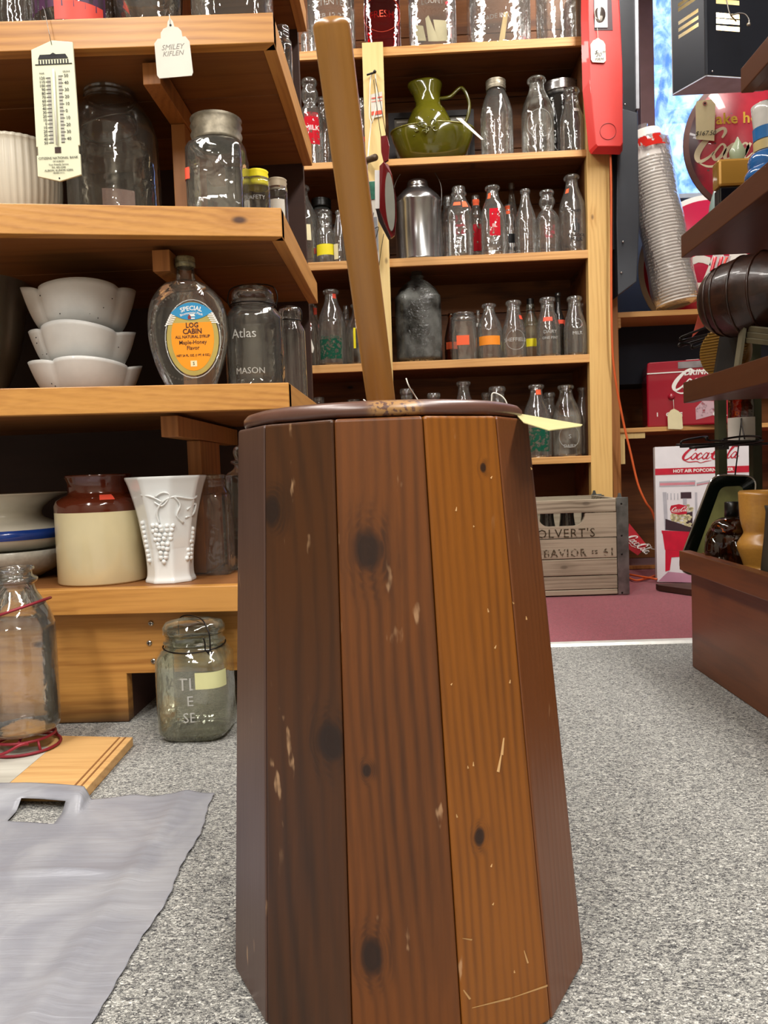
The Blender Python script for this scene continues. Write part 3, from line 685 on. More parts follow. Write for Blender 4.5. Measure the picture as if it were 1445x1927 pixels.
pd_ = MB(); pd_.prism([(-.01, .005), (.012, .005), (.035, .15), (.02, .15)], -.01, .0); obj('paddle', pd_, M['pale'], ww)
sb('wide', 1008, 1090, -62, 'A', 0, 'clear round smooth jar at the post end of the top shelf', 'glass_jar', cat='jar')
cd_ = BS['A']
def card(name, pts, mat, label, cat, t=.0012, group=None):
    """flat card given by points in space"""
    v = [Vector(p) for p in pts]; nrm = (v[1]-v[0]).cross(v[-1]-v[0]).normalized()*t; k = len(v); c = sum(v, Vector())/k
    m_ = MB(); m_.add([a-c for a in v]+[a-c+nrm for a in v], [tuple(range(k)), tuple(range(2*k-1, k-1, -1))]+[(i, (i+1) % k, k+(i+1) % k, k+i) for i in range(k)])
    o = obj(name, m_, M[mat] if isinstance(mat, str) else mat, loc=c); return tag(o, label, cat, group) if label else o
for j, (pts, lb) in enumerate([([(782, 78), (802, 78), (796, 50), (780, 48)], 'short cream card standing inside the clear square jar of the top shelf'), ([(806, 79), (826, 79), (806, 30), (800, 36)], 'narrow pale card leaning inside the clear square jar of the top shelf'), ([(822, 79), (842, 78), (840, 40), (815, 38)], 'broad tan card behind the leaning one inside the clear square jar')]):
    card('price_card', [P(x, y-1, BY+.05+.012*j) for x, y in pts], 'cream', lb, 'card', group='cards inside the jar')
# things between the two shelvings, up by the top rail
sb('jar', 522, 562, 44, 'A', 0, 'small clear jar glimpsed above the end of the upper pine shelf', 'glass_jar', cat='jar')
sb('jar', 566, 592, 60, 'A', 0, 'small clear jar tucked against the dasher pole on the top shelf', 'glass_jar', cat='jar')
# ---- row B
sb('cream', 560, 608, 151, 'B', 0, 'cream-top milk bottle with a red printed panel and a white tag string', marks=[('pr', 'redink', .22, .58, 12, 34), ('tx', 'whiteink', 'MILK', .08, .4, 12)])
sb('cream', 592, 622, 185, 'B', 1, 'shaded milk bottle behind the red printed cream-top one')
sb('jar', 664, 692, 188, 'B', 0, 'slim clear jar with a rusty band glimpsed between dasher pole and pale lath', 'glass_jar', cat='jar', marks=[('st', 'redst', .30, .38, 0, 40)])
sb('long', 904, 965, 160, 'B', 0, 'tall rounded clear jar with a grey zinc cap beside the green pitcher', 'glass_jar', cat='jar', marks=[('lid', 'zinc', .92, 1.05, .62)])
sb('milk', 980, 1042, 147, 'B', 0, 'broad embossed milk bottle with a string around its neck on the pitcher shelf', mat='glass_dust', marks=[('disc', 'emboss', .36, .17, 'S')])
sb('wide', 1016, 1092, 172, 'B', 1, 'dark glass jar with a grey metal lid behind two bottles beside the red telephone', 'storage_jar', 'glass_dark', cat='jar', marks=[('lid', 'tin', .93, 1.06, 1.0)])
sb('squat', 1052, 1101, 168, 'B', 0, 'short milk bottle with a tiny white sticker next to the red telephone', marks=[('st', 'whiteink', .60, .65, 12, 14)])
# ---- row C, left of the lath
sb('milk', 538, 598, 350, 'C', 0, 'milk bottle wearing a cream lined paper tag')
sb('jar', 586, 626, 376, 'C', 1, 'clear jar with a dark lid behind the yellow stickered bottle', 'glass_jar', 'glass_far', cat='jar', marks=[('lid', 'black', .88, 1.0, .95), ('st', 'redst', .22, .30, -30, 20)])
sb('cream', 594, 631, 397, 'C', 0, 'small bottle with a broad yellow sticker', marks=[('st', 'yellow', .14, .34, 0, 62)])
sb('narrow', 625, 652, 397, 'C', 0, 'small bottle with a white cap edge beside the dasher pole', marks=[('st', 'cream', .05, .34, -30, 20)])
# row C right
sb('square', 827, 862, 370, 'C', 1, 'clear bottle half hidden beside the metal pail')
sb('square', 841, 888, 352, 'C', 0, 'square milk bottle with two orange stickers at its shoulder', sqn=5, marks=[('st', 'orange', .70, .75, -14, 18), ('st', 'orange', .67, .76, 24, 12), ('pr', 'redfade', .30, .56, 0, 20)])
sb('square', 882, 910, 368, 'C', 1, 'red printed bottle with an orange neck sticker between two square milk bottles', marks=[('st', 'orange', .84, .93, 0, 45), ('pr', 'redink', .16, .55, 0, 30)])
sb('milk', 903, 953, 350, 'C', 0, 'clear milk bottle with a tall vivid red printed panel', sqn=5, marks=[('pr', 'redink', .26, .64, 0, 22), ('st', 'orange', .80, .88, -38, 14), ('tx', 'whiteink', 'MILK', .07, .4, 0)])
sb('narrow', 951, 977, 345, 'C', 2, 'shadowy tall bottle at the very back behind the black printed bottles')
sb('milk', 944, 972, 385, 'C', 1, 'bottle with a black cowboy emblem half hidden behind its neighbour', marks=[('pr', 'ink', .30, .46, 10, 26), ('tx', 'ink', 'MILK', .09, .2, 5), ('st', 'orange', .9, .96, -30, 40), ('st', 'orange', .82, .88, -30, 40)])
sb('narrow', 969, 1010, 357, 'C', 0, 'slender long-necked plain bottle in the row of printed milk bottles')
sb('cream', 1008, 1052, 360, 'C', 0, 'embossed bottle with faded pink printing next to the cowboy milk bottle', marks=[('pr', 'redfade', .22, .42, 0, 24)])
cb = sb('milk', 1051, 1103, 330, 'C', 0, 'tallest milk bottle with a black cowboy emblem and MILK print by the pine post', marks=[('tx', 'ink', 'POLLOCK', .05, .20, 4), ('tx', 'ink', 'MILK', .075, .145, 4), ('tx', 'ink', 'JERSEY', .045, .50, 4), ('st', 'orange', .75, .81, -45, 12)])
# the emblem: hat, head, shoulders, hands on hips
em = MB(); pr_ = smooth_prof(PR['milk'], .045, .24)
def emb(pts):
    h_ = .24; q = []
    for a, b in pts: r_ = .0452; q.append((r_*math.sin(a+.07), -r_*math.cos(a+.07), b*h_))
    em.add(q, [tuple(range(len(q)))])
emb([(-.2, .43), (.2, .43), (.2, .437), (.09, .44), (.07, .465), (-.07, .465), (-.09, .44), (-.2, .437)])
emb([(-.08, .43), (.08, .43), (.07, .40), (-.07, .40)])
emb([(-.28, .33), (-.24, .385), (-.1, .40), (.1, .40), (.24, .385), (.28, .33), (.2, .27), (.16, .26), (-.16, .26), (-.2, .27)])
obj('cowboy_emblem', em, M['ink'], cb)
# ---- row D left
sb('milk', 556, 604, 570, 'D', 1, 'bottle with a small red sticker behind the hanging white tag', marks=[('st', 'redst', .62, .68, 5, 16)])
sb('narrow', 586, 604, 575, 'D', 2, 'thin bottle with a red neck sticker in the shade behind the green printed bottle', marks=[('st', 'redst', .86, .96, 0, 50)])
sb('milk', 598, 651, 545, 'D', 0, 'milk bottle with a green printed lower half and red neck sticker', marks=[('pr', 'greenpr', .08, .34, -6, 50), ('tx', 'greenink', 'Farm Dairy', .055, .36, -5), ('st', 'redst', .87, .93, 38, 18)])
sb('square', 642, 662, 575, 'D', 2, 'ribbed small bottle between the green printed bottle and the pole')
sb('milk', 650, 700, 572, 'D', 0, 'dusty milk bottle with a yellow strip touching the dasher pole', mat='glass_dust', marks=[('st', 'yellow', .25, .58, -16, 5)])
# row D right
cj = sb('jug', 742, 831, 505, 'D', 0, 'big grimy grey glass jug with a small neck', 'glass_jug', 'carboy', cat='jug', sqn=4)
sb('narrow', 836, 862, 590, 'D', 1, 'brownish bottle with an orange sticker behind the square jar', mat='glass_amber', marks=[('st', 'orange', .28, .42, 0, 50)])
sb('wide', 849, 897, 590, 'D', 0, 'short square clear jar with an orange sticker showing through', 'square_jar', sqn=6, cat='jar', marks=[('st', 'orange', .30, .50, -8, 26)])
sb('narrow', 893, 908, 584, 'D', 1, 'thin little bottle with a pink dot between the jar and the orange labelled bottle', marks=[('st', 'whiteink', .68, .75, 0, 60)])
sb('milk', 897, 945, 572, 'D', 0, 'milk bottle with a wide bright orange sticker', marks=[('st', 'orange2', .24, .40, -8, 52)])
sb('squat', 944, 990, 566, 'D', 0, 'round embossed milk bottle with a red shoulder sticker', marks=[('disc', 'emboss', .30, .17, 'SHEFFIELD'), ('st', 'redst', .66, .73, 48, 16)])
sb('square', 984, 1014, 573, 'D', 1, 'greenish bottle with a black stopper and yellow sticker', mat='glass_green', marks=[('lid', 'black', .92, 1.1, .45), ('st', 'yellow', .24, .38, -20, 50)])
sb('squat', 1008, 1054, 560, 'D', 0, 'square-shouldered milk bottle with a red sticker on its neck', marks=[('tx', 'emboss', 'DAIRY', .08, .40, 0), ('tx', 'emboss', 'ONE PINT', .06, .3, 0), ('st', 'redst', .58, .65, -10, 26)])
sb('tall', 1038, 1064, 551, 'D', 1, 'tallest thin-necked dark bottle between two milk bottles', mat='glass_dark', marks=[('st', 'redst', .52, .58, 10, 50)])
sb('squat', 1060, 1104, 558, 'D', 0, 'embossed milk bottle nearest the pine post in the stickered row', marks=[('tx', 'emboss', 'MILK', .08, .36, 0), ('disc', 'emboss', .52, .08, 'M')])
sb('squat', 1086, 1112, 570, 'D', 1, 'bottle in the corner behind the last one of the stickered row', marks=[('st', 'redst', .57, .64, -20, 20)])
# ---- row E
E_ = [('jar', 586, 616, 748, 1, 'threaded bottle neck rising behind the lid edge by the shelf rail'), ('jar', 650, 684, 752, 1, 'low bottle neck beside the foot of the dasher pole'),
 ('squat', 746, 788, 731, 0, 'bottle behind the curl of white string on the lid'), ('squat', 798, 838, 739, 0, 'short wide-necked bottle above the middle of the lid'),
 ('milk', 850, 898, 717, 0, 'bottle with a bright slim neck behind the lid'), ('squat', 902, 930, 738, 1, 'dim bottle behind the one with the looped string'),
 ('squat', 912, 962, 727, 0, 'thick-lipped bottle behind the looped string'), ('squat', 1018, 1052, 738, 1, 'shaded bottle between the green printed and the S embossed bottle'),
 ('milk', 1080, 1116, 728, 1, 'dim bottle in the corner by the post on the lowest shelf')]
for k_, a_, b_, t_, rw, lb in E_: sb(k_, a_, b_, t_, 'E', rw, lb, group='bottles on the lowest wall shelf')
sb('milk', 984, 1037, 723, 'E', 0, 'milk bottle with green printing and an orange neck sticker on the lowest shelf', marks=[('pr', 'greenpr', .08, .40, 0, 44), ('st', 'orange', .85, .92, 10, 24)], group='bottles on the lowest wall shelf')
sb('milk', 1039, 1093, 724, 'E', 0, 'milk bottle embossed with an S and DAIRY next to the post', mat='glass_dust', sqn=0, marks=[('disc', 'emboss', .27, .15, 'S'), ('tx', 'emboss', 'DAIRY', .06, .14, 0)], group='bottles on the lowest wall shelf')
# ---- metal pail
pY = BY+.085; a, b = P(743, 420, pY), P(832, 420, pY); r = (b.x-a.x)/2; zc = BS['C']; hc = P(787, 340, pY).z-zc
pail = tag(obj('milk_pail', MB().lathe([(0, 0), (r*.97, 0), (r, .004), (r*.98, .008), (r*.98, hc*.68), (r*1.02, hc*.70), (r*1.02, hc*.73), (r*.9, hc*.79), (r*.62, hc*.87), (r*.5, hc*.88)], 36), M['tin'], loc=((a.x+b.x)/2, pY, zc+.0004)), 'shiny tin pail with a domed top and thin wire handle beside the pale lath', 'pail')
obj('screw_cap', MB().lathe([(r*.5, hc*.87), (r*.52, hc*.88), (r*.50, hc*.895), (r*.5, hc*.90), (r*.44, hc*.92), (r*.46, hc*.935), (r*.44, hc*.97), (r*.4, hc*.985), (0, hc*.985)], 24), M['tin'], pail)
hd = MB(); hd.tube(cr([(-r*1.0, 0, hc*.72), (-r*.96, 0, hc*.95), (-r*.5, 0, hc*1.16), (.0, 0, hc*1.24), (r*.55, 0, hc*1.16), (r*.98, 0, hc*.95), (r*1.0, 0, hc*.72)], 5), .0012, 6); obj('wire_handle', hd, M['wire_l'], pail)
# ---- green pitcher and basin, framed picture behind
olive = plain('#5d5a14', .12, 0, .35, 9, .1, coat=.8, name='olive_glaze')
gY = BY+.10; a, b = P(735, 245, gY), P(892, 245, gY); r = (b.x-a.x)/2; zB = BS['B']; gx = (a.x+b.x)/2
hb = P(735, 250, gY).z-zB
bas = tag(obj('wash_basin', MB().lathe([(0, 0), (r*.42, 0), (r*.5, .004), (r*.8, hb*.35), (r*.95, hb*.75), (r, hb*.97), (r*.98, hb), (r*.9, hb*.8), (r*.7, hb*.4), (0, hb*.25)], 48, sy=.55), olive, loc=(gx, gY+.005, zB+.0004)), 'wide olive green glazed wash basin holding the pitcher', 'basin')
pr0 = P(762, 200, gY).x; pr1 = P(850, 200, gY).x; rp = (pr1-pr0)/2; hp = P(800, 157, gY).z-(zB+hb*.3)
def spout(a, z):
    t = max(0, (z-hp*.72)/(hp*.28)); return 1+t*.45*max(0, math.cos(a+pi/2))**3
pp = MB(); pp.lathe([(0, 0), (rp*.6, 0), (rp*.8, hp*.12), (rp, hp*.32), (rp*.97, hp*.46), (rp*.74, hp*.62), (rp*.58, hp*.68), (rp*.52, hp*.74), (rp*.52, hp*.86), (rp*.62, hp*.97), (rp*.6, hp), (rp*.5, hp*.88)], 40, spout)
pit = tag(obj('pitcher', pp, olive, loc=((pr0+pr1)/2, gY, zB+hb*.27)), 'olive green glazed pitcher with a spout and scroll handle in a basin', 'pitcher')
hh = MB(); hh.tube(cr([(rp*.5, 0, hp*.80), (rp*.95, 0, hp*.82), (rp*1.45, 0, hp*.93), (rp*1.75, 0, hp*.72), (rp*1.62, 0, hp*.5), (rp*1.3, 0, hp*.38), (rp*.95, 0, hp*.36)], 5), [.006]*31, 8); obj('handle', hh, olive, pit)
rel = MB()
for i in range(26):
    a_ = random.uniform(-.9, .9); z_ = random.uniform(.22, .52)*hp; rr = rp*1.0*(1 if z_ < .35*hp else 1-(z_/hp-.35)*.9); t_ = random.random()*6
    rel.tube(cr([(rr*math.sin(a_+.12*math.cos(t_+s_)), -rr*math.cos(a_+.12*math.cos(t_+s_)), z_+.008*math.sin(t_+s_)) for s_ in (0, 1.5, 3, 4.2)], 3), .0022, 5)
obj('scroll_relief', rel, olive, pit)['kind'] = 'stuff'
rm = MB(); rm.tube([(r*math.sin(t), -r*.55*math.cos(t), hb*.985) for t in [2*pi*i/48 for i in range(48)]], .0028, 6, True); obj('highlight_rim', rm, plain('#8a8630', .12, 0, .2, 9, coat=.9, name='highlight_olive'), bas)  # highlight along the basin rim painted as a lighter olive band
fr_ = MB(); fY = BY+.235; A_, B_ = P(733, 290, fY), P(891, 205, fY)
fr_.box(A_.x, B_.x, fY, fY+.02, zB+.0005, zB+.012); fr_.box(A_.x, B_.x, fY, fY+.02, B_.z-.02, B_.z); fr_.box(A_.x, A_.x+.022, fY, fY+.02, zB+.012, B_.z-.02); fr_.box(B_.x-.022, B_.x, fY, fY+.02, zB+.012, B_.z-.02)
pf = tag(obj('picture_frame', fr_, plain('#1d1318', .4, name='dark_frame')), 'dark framed picture leaning behind the green basin', 'picture')
obj('picture', MB().box(A_.x+.022, B_.x-.022, fY+.008, fY+.012, zB+.012, B_.z-.02), plain('#8a8478', .5, 0, .5, 20, name='faded_print'), pf)
obj('mount_line', MB().box(A_.x+.03, B_.x-.03, fY+.006, fY+.008, B_.z-.035, B_.z-.028), M['white'], pf)
card('paper_tag', [P(858, 222, gY-.09), P(868, 222, gY-.09), P(910, 262, gY-.12), P(906, 263, gY-.12)], 'paper', 'white paper tag trailing from the pitcher handle', 'tag')
card('paper_tag', [P(555, 421, BY-.012), P(584, 422, BY-.012), P(586, 452, BY-.014), P(556, 450, BY-.014)], 'cream', 'cream lined tag on the milk bottle behind the shelf end', 'tag')
card('paper_tag', [P(572, 619, BY-.02), P(581, 624, BY-.02), P(591, 655, BY-.03), P(589, 664, BY-.03), P(581, 662, BY-.03)], 'paper', 'long white paper tag hanging by the embossed jars', 'tag')
# ================================================================ things on the left shelving
def L(px, py, Y): return P(px, py, Y)
def left_jar(name, kind, x0, x1, yt, key, Yc, mat, label, cat='jar', ym=None, **kw):
    ym = ym if ym is not None else yt+80
    a, b = P(x0, ym, Yc), P(x1, ym, Yc); z = LS[key]+.0004
    return bottle(name, kind, (a.x+b.x)/2, Yc, z, (b.x-a.x)/2, P((x0+x1)/2, yt, Yc).z-z, M[mat] if isinstance(mat, str) else mat, label, cat, marks=kw.pop('marks', ()), n=kw.pop('n', 40), kmul=3, **kw)
# top shelf, feet of four vessels
left_jar('glass_jar', 'wide', -8, 60, -150, '1', 1.26, 'glass', 'clear jar at the frame edge of the top pine shelf', ym=20)
lj = left_jar('storage_jar', 'wide', 68, 214, -190, '1', 1.285, 'glass', 'large jar with a purple and red paper label on the top pine shelf', ym=20, marks=[('pr', 'purple', .18, .8, 5, 62), ('pr', 'redlab', .10, .22, 28, 34)])
left_jar('glass_bowl', [(0, 0), (.45, 0), (.55, .01), (.6, .05), (.9, .35), (1, .95), (.97, 1), (.88, .4), (0, .12)], 212, 345, -90, '1', 1.29, 'glass', 'clear glass bowl with a dark wire rim behind the hanging scalloped tag', 'bowl', ym=0)
ej = left_jar('embossed_jar', 'wide', 368, 510, -200, '1', 1.285, 'glass', 'clear heavily embossed jar at the end of the top pine shelf', ym=10, sqn=6, marks=[('tx', 'emboss', 'IMPROVED', .075, .22, 0), ('tx', 'emboss', 'TRADE MARK', .05, .3, 0)])
left_jar('glass_bottle', 'jar', 516, 549, 52, '1', 1.52, 'glass', 'clear bottle standing behind the end rail of the top pine shelf', 'bottle', ym=90)
# shelf 2
rb = left_jar('ribbed_bowl', [(0, 0), (.6, 0), (.7, .01), (.93, .3), (1, .62), (.97, .92), (.985, .97), (.95, 1), (.9, .9), (.88, .5), (0, .1)], -52, 110, 281, '2', 1.30, plain('#d9d2bf', .35, 0, .1, 8, name='ribbed_stoneware'), 'cream ribbed stoneware bowl behind the bank thermometer', 'bowl', ym=330, n=168, flute=lambda a, z: 1+.012*math.cos(42*a))
bj = left_jar('pickle_jar', [(0, 0), (.92, 0), (1, .02), (1, .56), (.97, .66), (.86, .76), (.68, .83), (.55, .86), (.54, .875), (.57, .885), (.54, .9), (.57, .915), (.54, .93), (.57, .945), (.54, .96), (.56, .99), (.52, 1), (.49, .96)], 131, 298, 151, '2', 1.33, 'glass', 'huge clear round-shouldered jar with an open threaded mouth', ym=320, inner=True, marks=[('st', 'fadedpink', .06, .24, 24, 19)])
bt = MB(); rj = .082; bt.tube(cr([(-.046, -.03, .158), (0, -.052, .168), (.043, -.03, .180), (.03, .03, .175), (-.03, .03, .163)], 5, True), .0012, 6, True)
obj('neck_wire', bt, M['wire_l'], bj, loc=(0, 0, .02))
mj = left_jar('mason_jar', [(0, 0), (.92, 0), (1, .03), (1, .68), (.97, .75), (.86, .79), (.82, .80), (.82, .98), (.78, 1), (.75, .97)], 358, 464, 232, '2', 1.26, 'glass', 'clear canning jar with a ridged zinc lid and a small red sticker', ym=330, sqn=9, inner=True, marks=[('lid', 'zinc', .79, 1.03, .90), ('st', 'redst', .37, .48, -48, 10)])
yj = left_jar('honey_jar', 'wide', 462, 508, 330, '2', 1.31, 'glass', 'small clear jar with a bright yellow screw lid', ym=360, marks=[('lid', 'yellow', .78, 1.06, .92), ('tx', 'emboss', 'SAFETY', .1, .55, 0)])
left_jar('glass_canister', 'wide', 503, 541, 344, '2', 1.42, 'glass', 'narrow clear jar with a tan rim and white label at the shelf end', ym=370, marks=[('pr', 'paper', .05, .72, 0, 50), ('lid', 'tan', .86, 1.04, .98)])
# shelf 3
left_jar('metal_bowl', [(0, 0), (.3, 0), (.34, .02), (.75, .4), (.98, .95), (1, 1), (.95, .95), (.7, .42), (0, .1)], -150, 48, 522, '3', 1.40, plain('#b4ae9e', .3, .7, .2, 6, name='dull_metal'), 'large dull metal bowl cut off by the frame beside the white stacked bowls', 'bowl', ym=560, flute=None)
white_cer = plain('#dfe0dd', .45, 0, .1, 18, .08, coat=.25, name='chalky_white_glaze')
def petal_bowl(x0, x1, yt, zbase, Yc, ph, label):
    a, b = P(x0, yt+30, Yc), P(x1, yt+30, Yc); r = (b.x-a.x)/2; cxx = (a.x+b.x)/2; h = (P((x0+x1)/2, yt, Yc).z-zbase)*.80; r *= .955; n = 100; m_ = 10; mb = MB(); vs = []; fs = []
    for side in (0, 1):
        for j in range(m_+1):
            t = j/m_
            for i in range(n):
                an = 2*pi*i/n; s_ = abs(math.sin(2*an+ph+.25*math.sin(an+ph*3))); lob = s_**.38
                rr = r*(.62+.38*t**.6)*(1-.14*(1-lob)*(.4+.6*t))*(1+.025*math.sin(2*an+ph*5))-(.005 if side else 0)
                zz = h*t**1.1*(.84+.12*lob+.05*math.sin(an*2+ph*7)+.03*math.sin(3*an+ph)) + (.006 if side else 0)*(1-t)
                if side and j == 0: rr *= .9
                vs.append((rr*math.sin(an), -rr*math.cos(an), zz))
    k = n*(m_+1)
    for side in (0, 1):
        for j in range(m_):
            for i in range(n):
                q = (side*k+j*n+i, side*k+j*n+(i+1) % n, side*k+(j+1)*n+(i+1) % n, side*k+(j+1)*n+i); fs.append(q if side == 0 else q[::-1])
    for i in range(n): fs.append((m_*n+i, m_*n+(i+1) % n, k+m_*n+(i+1) % n, k+m_*n+i))
    fs.append(tuple(range(n-1, -1, -1))); fs.append(tuple(k+i for i in range(n)))
    mb.add(vs, fs, True); o = obj('petal_bowl', mb, white_cer, loc=(cxx, Yc, zbase)); tag(o, label, 'bowl', 'stacked white petal bowls')
    sp_ = MB()
    for _ in range(9):
        an = random.uniform(-1.3, 1.3); t = random.uniform(.2, .9); lob = abs(math.sin(2.5*an+ph))**.45; rr = r*(.62+.38*t**.6)*(1-.14*(1-lob)*(.4+.6*t)); sp_.ball((rr*math.sin(an), -rr*math.cos(an), h*t**1.15*(.72+.28*lob)), random.uniform(.0005, .0012), 6, 4, (1, .4, 1))
    obj('glaze_chips', sp_, M['ink'], o)['kind'] = 'stuff'
    return h
zz = LS['3']+.0005; YB3 = 1.305
zb1 = P(160, 682, YB3-.05).z; zb2 = P(155, 612, YB3-.05).z
petal_bowl(58, 270, 668, zz, YB3, .35, 'lowest of the three stacked white petal bowls, standing on the pine shelf')
petal_bowl(57, 256, 603, zb1-.004, YB3, 1.2, 'middle one of the three stacked white petal bowls')
petal_bowl(47, 253, 522, zb2-.004, YB3, .75, 'topmost and widest of the three stacked white petal bowls')
# syrup flask
fY = 1.25; a, b = P(281, 622, fY), P(428, 622, fY); fr = (b.x-a.x)/2; fxx = (a.x+b.x)/2; fz = LS['3']+.0004; fh = P(347, 488, fY).z-fz
def zof(py): return P(352, py, fY).z-fz
prw = [(0, 0), (.50, 0), (.56, .008), (.66, .06), (.84, .20), (.96, .34), (1, .47), (.96, .60), (.84, .70), (.62, .775), (.38, .815), (.27, .84), (.235, .87), (.225, .95), (.26, .955), (.26, .97), (.22, .975), (.22, 1.0), (.18, 1.0)]
pf_ = smooth_prof(prw, fr, fh, 4)
fl = MB(); n = 48; vs = []; fs = []
for (r, z) in pf_:
    t = r/fr; dy = .036*min(1, t*1.9) if t > .3 else .036*.57
    if z/fh > .82: dy = r
    for i in range(n):
        an = 2*pi*i/n; c, s_ = math.cos(an), math.sin(an); e = 2/2.8 if z/fh < .8 else 1
        vs.append((r*math.copysign(abs(s_)**e, s_), -dy*math.copysign(abs(c)**e, c), z))
for j in range(len(pf_)-1):
    for i in range(n): fs.append((j*n+i, j*n+(i+1) % n, (j+1)*n+(i+1) % n, (j+1)*n+i))
fl.add(vs, fs, True)
flask = tag(obj('syrup_flask', fl, M['glass'], loc=(fxx, fY, fz), rot=(0, 0, 0)), 'flat oval clear glass syrup flask with an orange and blue oval label', 'bottle')
capm = plain('#a39a74', .5, .4, .4, 160, .3, name='spotted_tan_cap')
capo = MB().lathe([(0, fh+.003), (.0145, fh+.003), (.0158, fh+.001), (.0158, fh-.013), (.0145, fh-.014)], 32, lambda a, z: 1+.012*math.cos(36*a)); obj('cap', capo, capm, flask)
ly = -.0368; sc = 1.25/F
lab = lambda px, py: ((px-352-(620-py)*-.0)*sc*1.0-.0*1, zof(py))
gx0, gx1 = P(314, 638, fY-.036).x-fxx, P(412, 638, fY-.036).x-fxx; lc = (gx0+gx1)/2; lw = (gx1-gx0)/2
def zl(py): return P(362, py, fY-.036).z-fz
zt_, zb_2 = zl(568), zl(707); lzc = (zt_+zb_2)/2; lh = (zt_-zb_2)/2
def oval(w, h, cx_, cz_, y, n=40, e=2.0): return [(cx_+w*math.copysign(abs(math.cos(2*pi*i/n))**(2/e), math.cos(2*pi*i/n)), cz_+h*math.copysign(abs(math.sin(2*pi*i/n))**(2/e), math.sin(2*pi*i/n))) for i in range(n)]
lb = MB().prism(oval(lw, lh, lc, lzc, 0), ly, ly+.0008); label_o = obj('oval_label', lb, plain('#b9a658', .45, .3, .1, name='gold_border'), flask)
oz = [(x, z) for x, z in oval(lw*.82, lh*.90, lc, lzc+lh*.03, 0) if z < zl(600)]
obj('orange_field', MB().prism(oz+[], ly-.0003, ly, 'XZ'), plain('#f59a16', .4, 0, .02, name='label_orange'), label_o)
# blue pointed lens with white ribbon stripes at its ends
bl = []; zb_c = zl(588); bw = lw*.80; bh_ = lh*.27
for i in range(21): t = -1+2*i/20; bl.append((lc+bw*t, zb_c+bh_*(1-t*t)))
for i in range(1, 20): t = 1-2*i/20; bl.append((lc+bw*t, zb_c-bh_*(1-t*t)*.75))
obj('blue_crest', MB().prism(bl, ly-.0007, ly-.0003), plain('#2690c4', .4, 0, .02, name='label_blue'), label_o)
wb = MB()
for sgn in (-1, 1):
    for i in range(6):
        z_ = zl(590)-i*.0032*1.0; x_ = lw*(.62+.045*i); ribbon(wb, [(lc+sgn*(x_-.004*1), z_+.001), (lc+sgn*(x_+.004), z_+.0004), (lc+sgn*(x_+.009-.0002*i), z_-.002)], .0017, ly-.0006)
obj('striped_ribbon', wb, M['whiteink'], label_o)
tx = MB(); Y0 = ly-.0009
text(tx, 'SPECIAL', .0098, lc, zl(580.5), Y0, arc=.05, bold=.02, ext=.0001)
text(tx, 'Bicentennial Flask', .0052, lc, zl(589), Y0, arc=.045, bold=.01, ext=.0001); obj('white_lettering', tx, M['whiteink'], label_o)
tx = MB(); Y0 = ly-.0006
for s_, sz, py, bo in (('LOG', .0108, 612.5, .025), ('CABIN', .0112, 624, .025), ('ALL NATURAL SYRUP', .0062, 634, .02), ('Maple-Honey', .0088, 644.5, .008), ('Flavor', .0088, 655, .008), ('NET 24 FL. OZ. (1 PT. 8 OZ.)', .0047, 669, .02)):
    text(tx, s_, sz, lc, zl(py), Y0, bold=bo, ext=.0001, sx=.92)
obj('brown_lettering', tx, plain('#4a1c0c', .6, name='label_brown'), label_o)
hs = MB(); hx_, hz_ = lc, zl(597)
hs.add([(hx_-.006, Y0-.0003, hz_-.003), (hx_-.001, Y0-.0003, hz_-.003), (hx_-.001, Y0-.0003, hz_+.001), (hx_-.0035, Y0-.0003, hz_+.0045), (hx_-.006, Y0-.0003, hz_+.001)], [(0, 1, 2, 3, 4)])
obj('cabin_picture', hs, plain('#8c2420', .5, name='cabin_red'), label_o)
hs = MB(); hs.add([(hx_-.0035, Y0-.0004, hz_+.0046), (hx_+.004, Y0-.0004, hz_+.0046), (hx_+.006, Y0-.0004, hz_+.001), (hx_-.0008, Y0-.0004, hz_+.001)], [(0, 1, 2, 3)]); hs.add([(hx_-.0008, Y0-.0004, hz_-.003), (hx_+.005, Y0-.0004, hz_-.003), (hx_+.005, Y0-.0004, hz_-.001), (hx_-.0008, Y0-.0004, hz_-.001)], [(0, 1, 2, 3)])
obj('cabin_roof', hs, M['whiteink'], label_o)
obj('seal_square', MB().prism([(lc-.005, zl(690)), (lc+.005, zl(690)), (lc+.005, zl(679)), (lc-.005, zl(679))], ly-.0006, ly-.0003), M['cream'], label_o)
tx = MB(); text(tx, 'S', .007, lc, zl(684.5), ly-.0008, ext=.0001); obj('seal_letter', tx, M['ink'], label_o)
bd = MB()
for i in range(64):
    an = 2*pi*i/64; x_ = fr*.80*math.cos(an); z_ = lzc+.004+fr*1.0*math.sin(an)*1.05
    if z_ > .004: bd.ball((x_, -.0335, z_), .0016, 6, 4)
obj('beaded_ring', bd, M['glass'], flask)['kind'] = 'stuff'
tx = MB(); text(tx, '1776', .016, 0, zl(556), -.030, sp=1.1, bold=.03, ext=.001); obj('raised_date', tx, M['glass'], flask)
og = MB(); ribbon(og, [(lc+lw*1.06*math.cos(t), lzc+lh*1.06*math.sin(t)) for t in [2*pi*i/30 for i in range(30)]], .0016, -.0362, closed=True, k=1); obj('raised_rim', og, M['emboss'], flask)
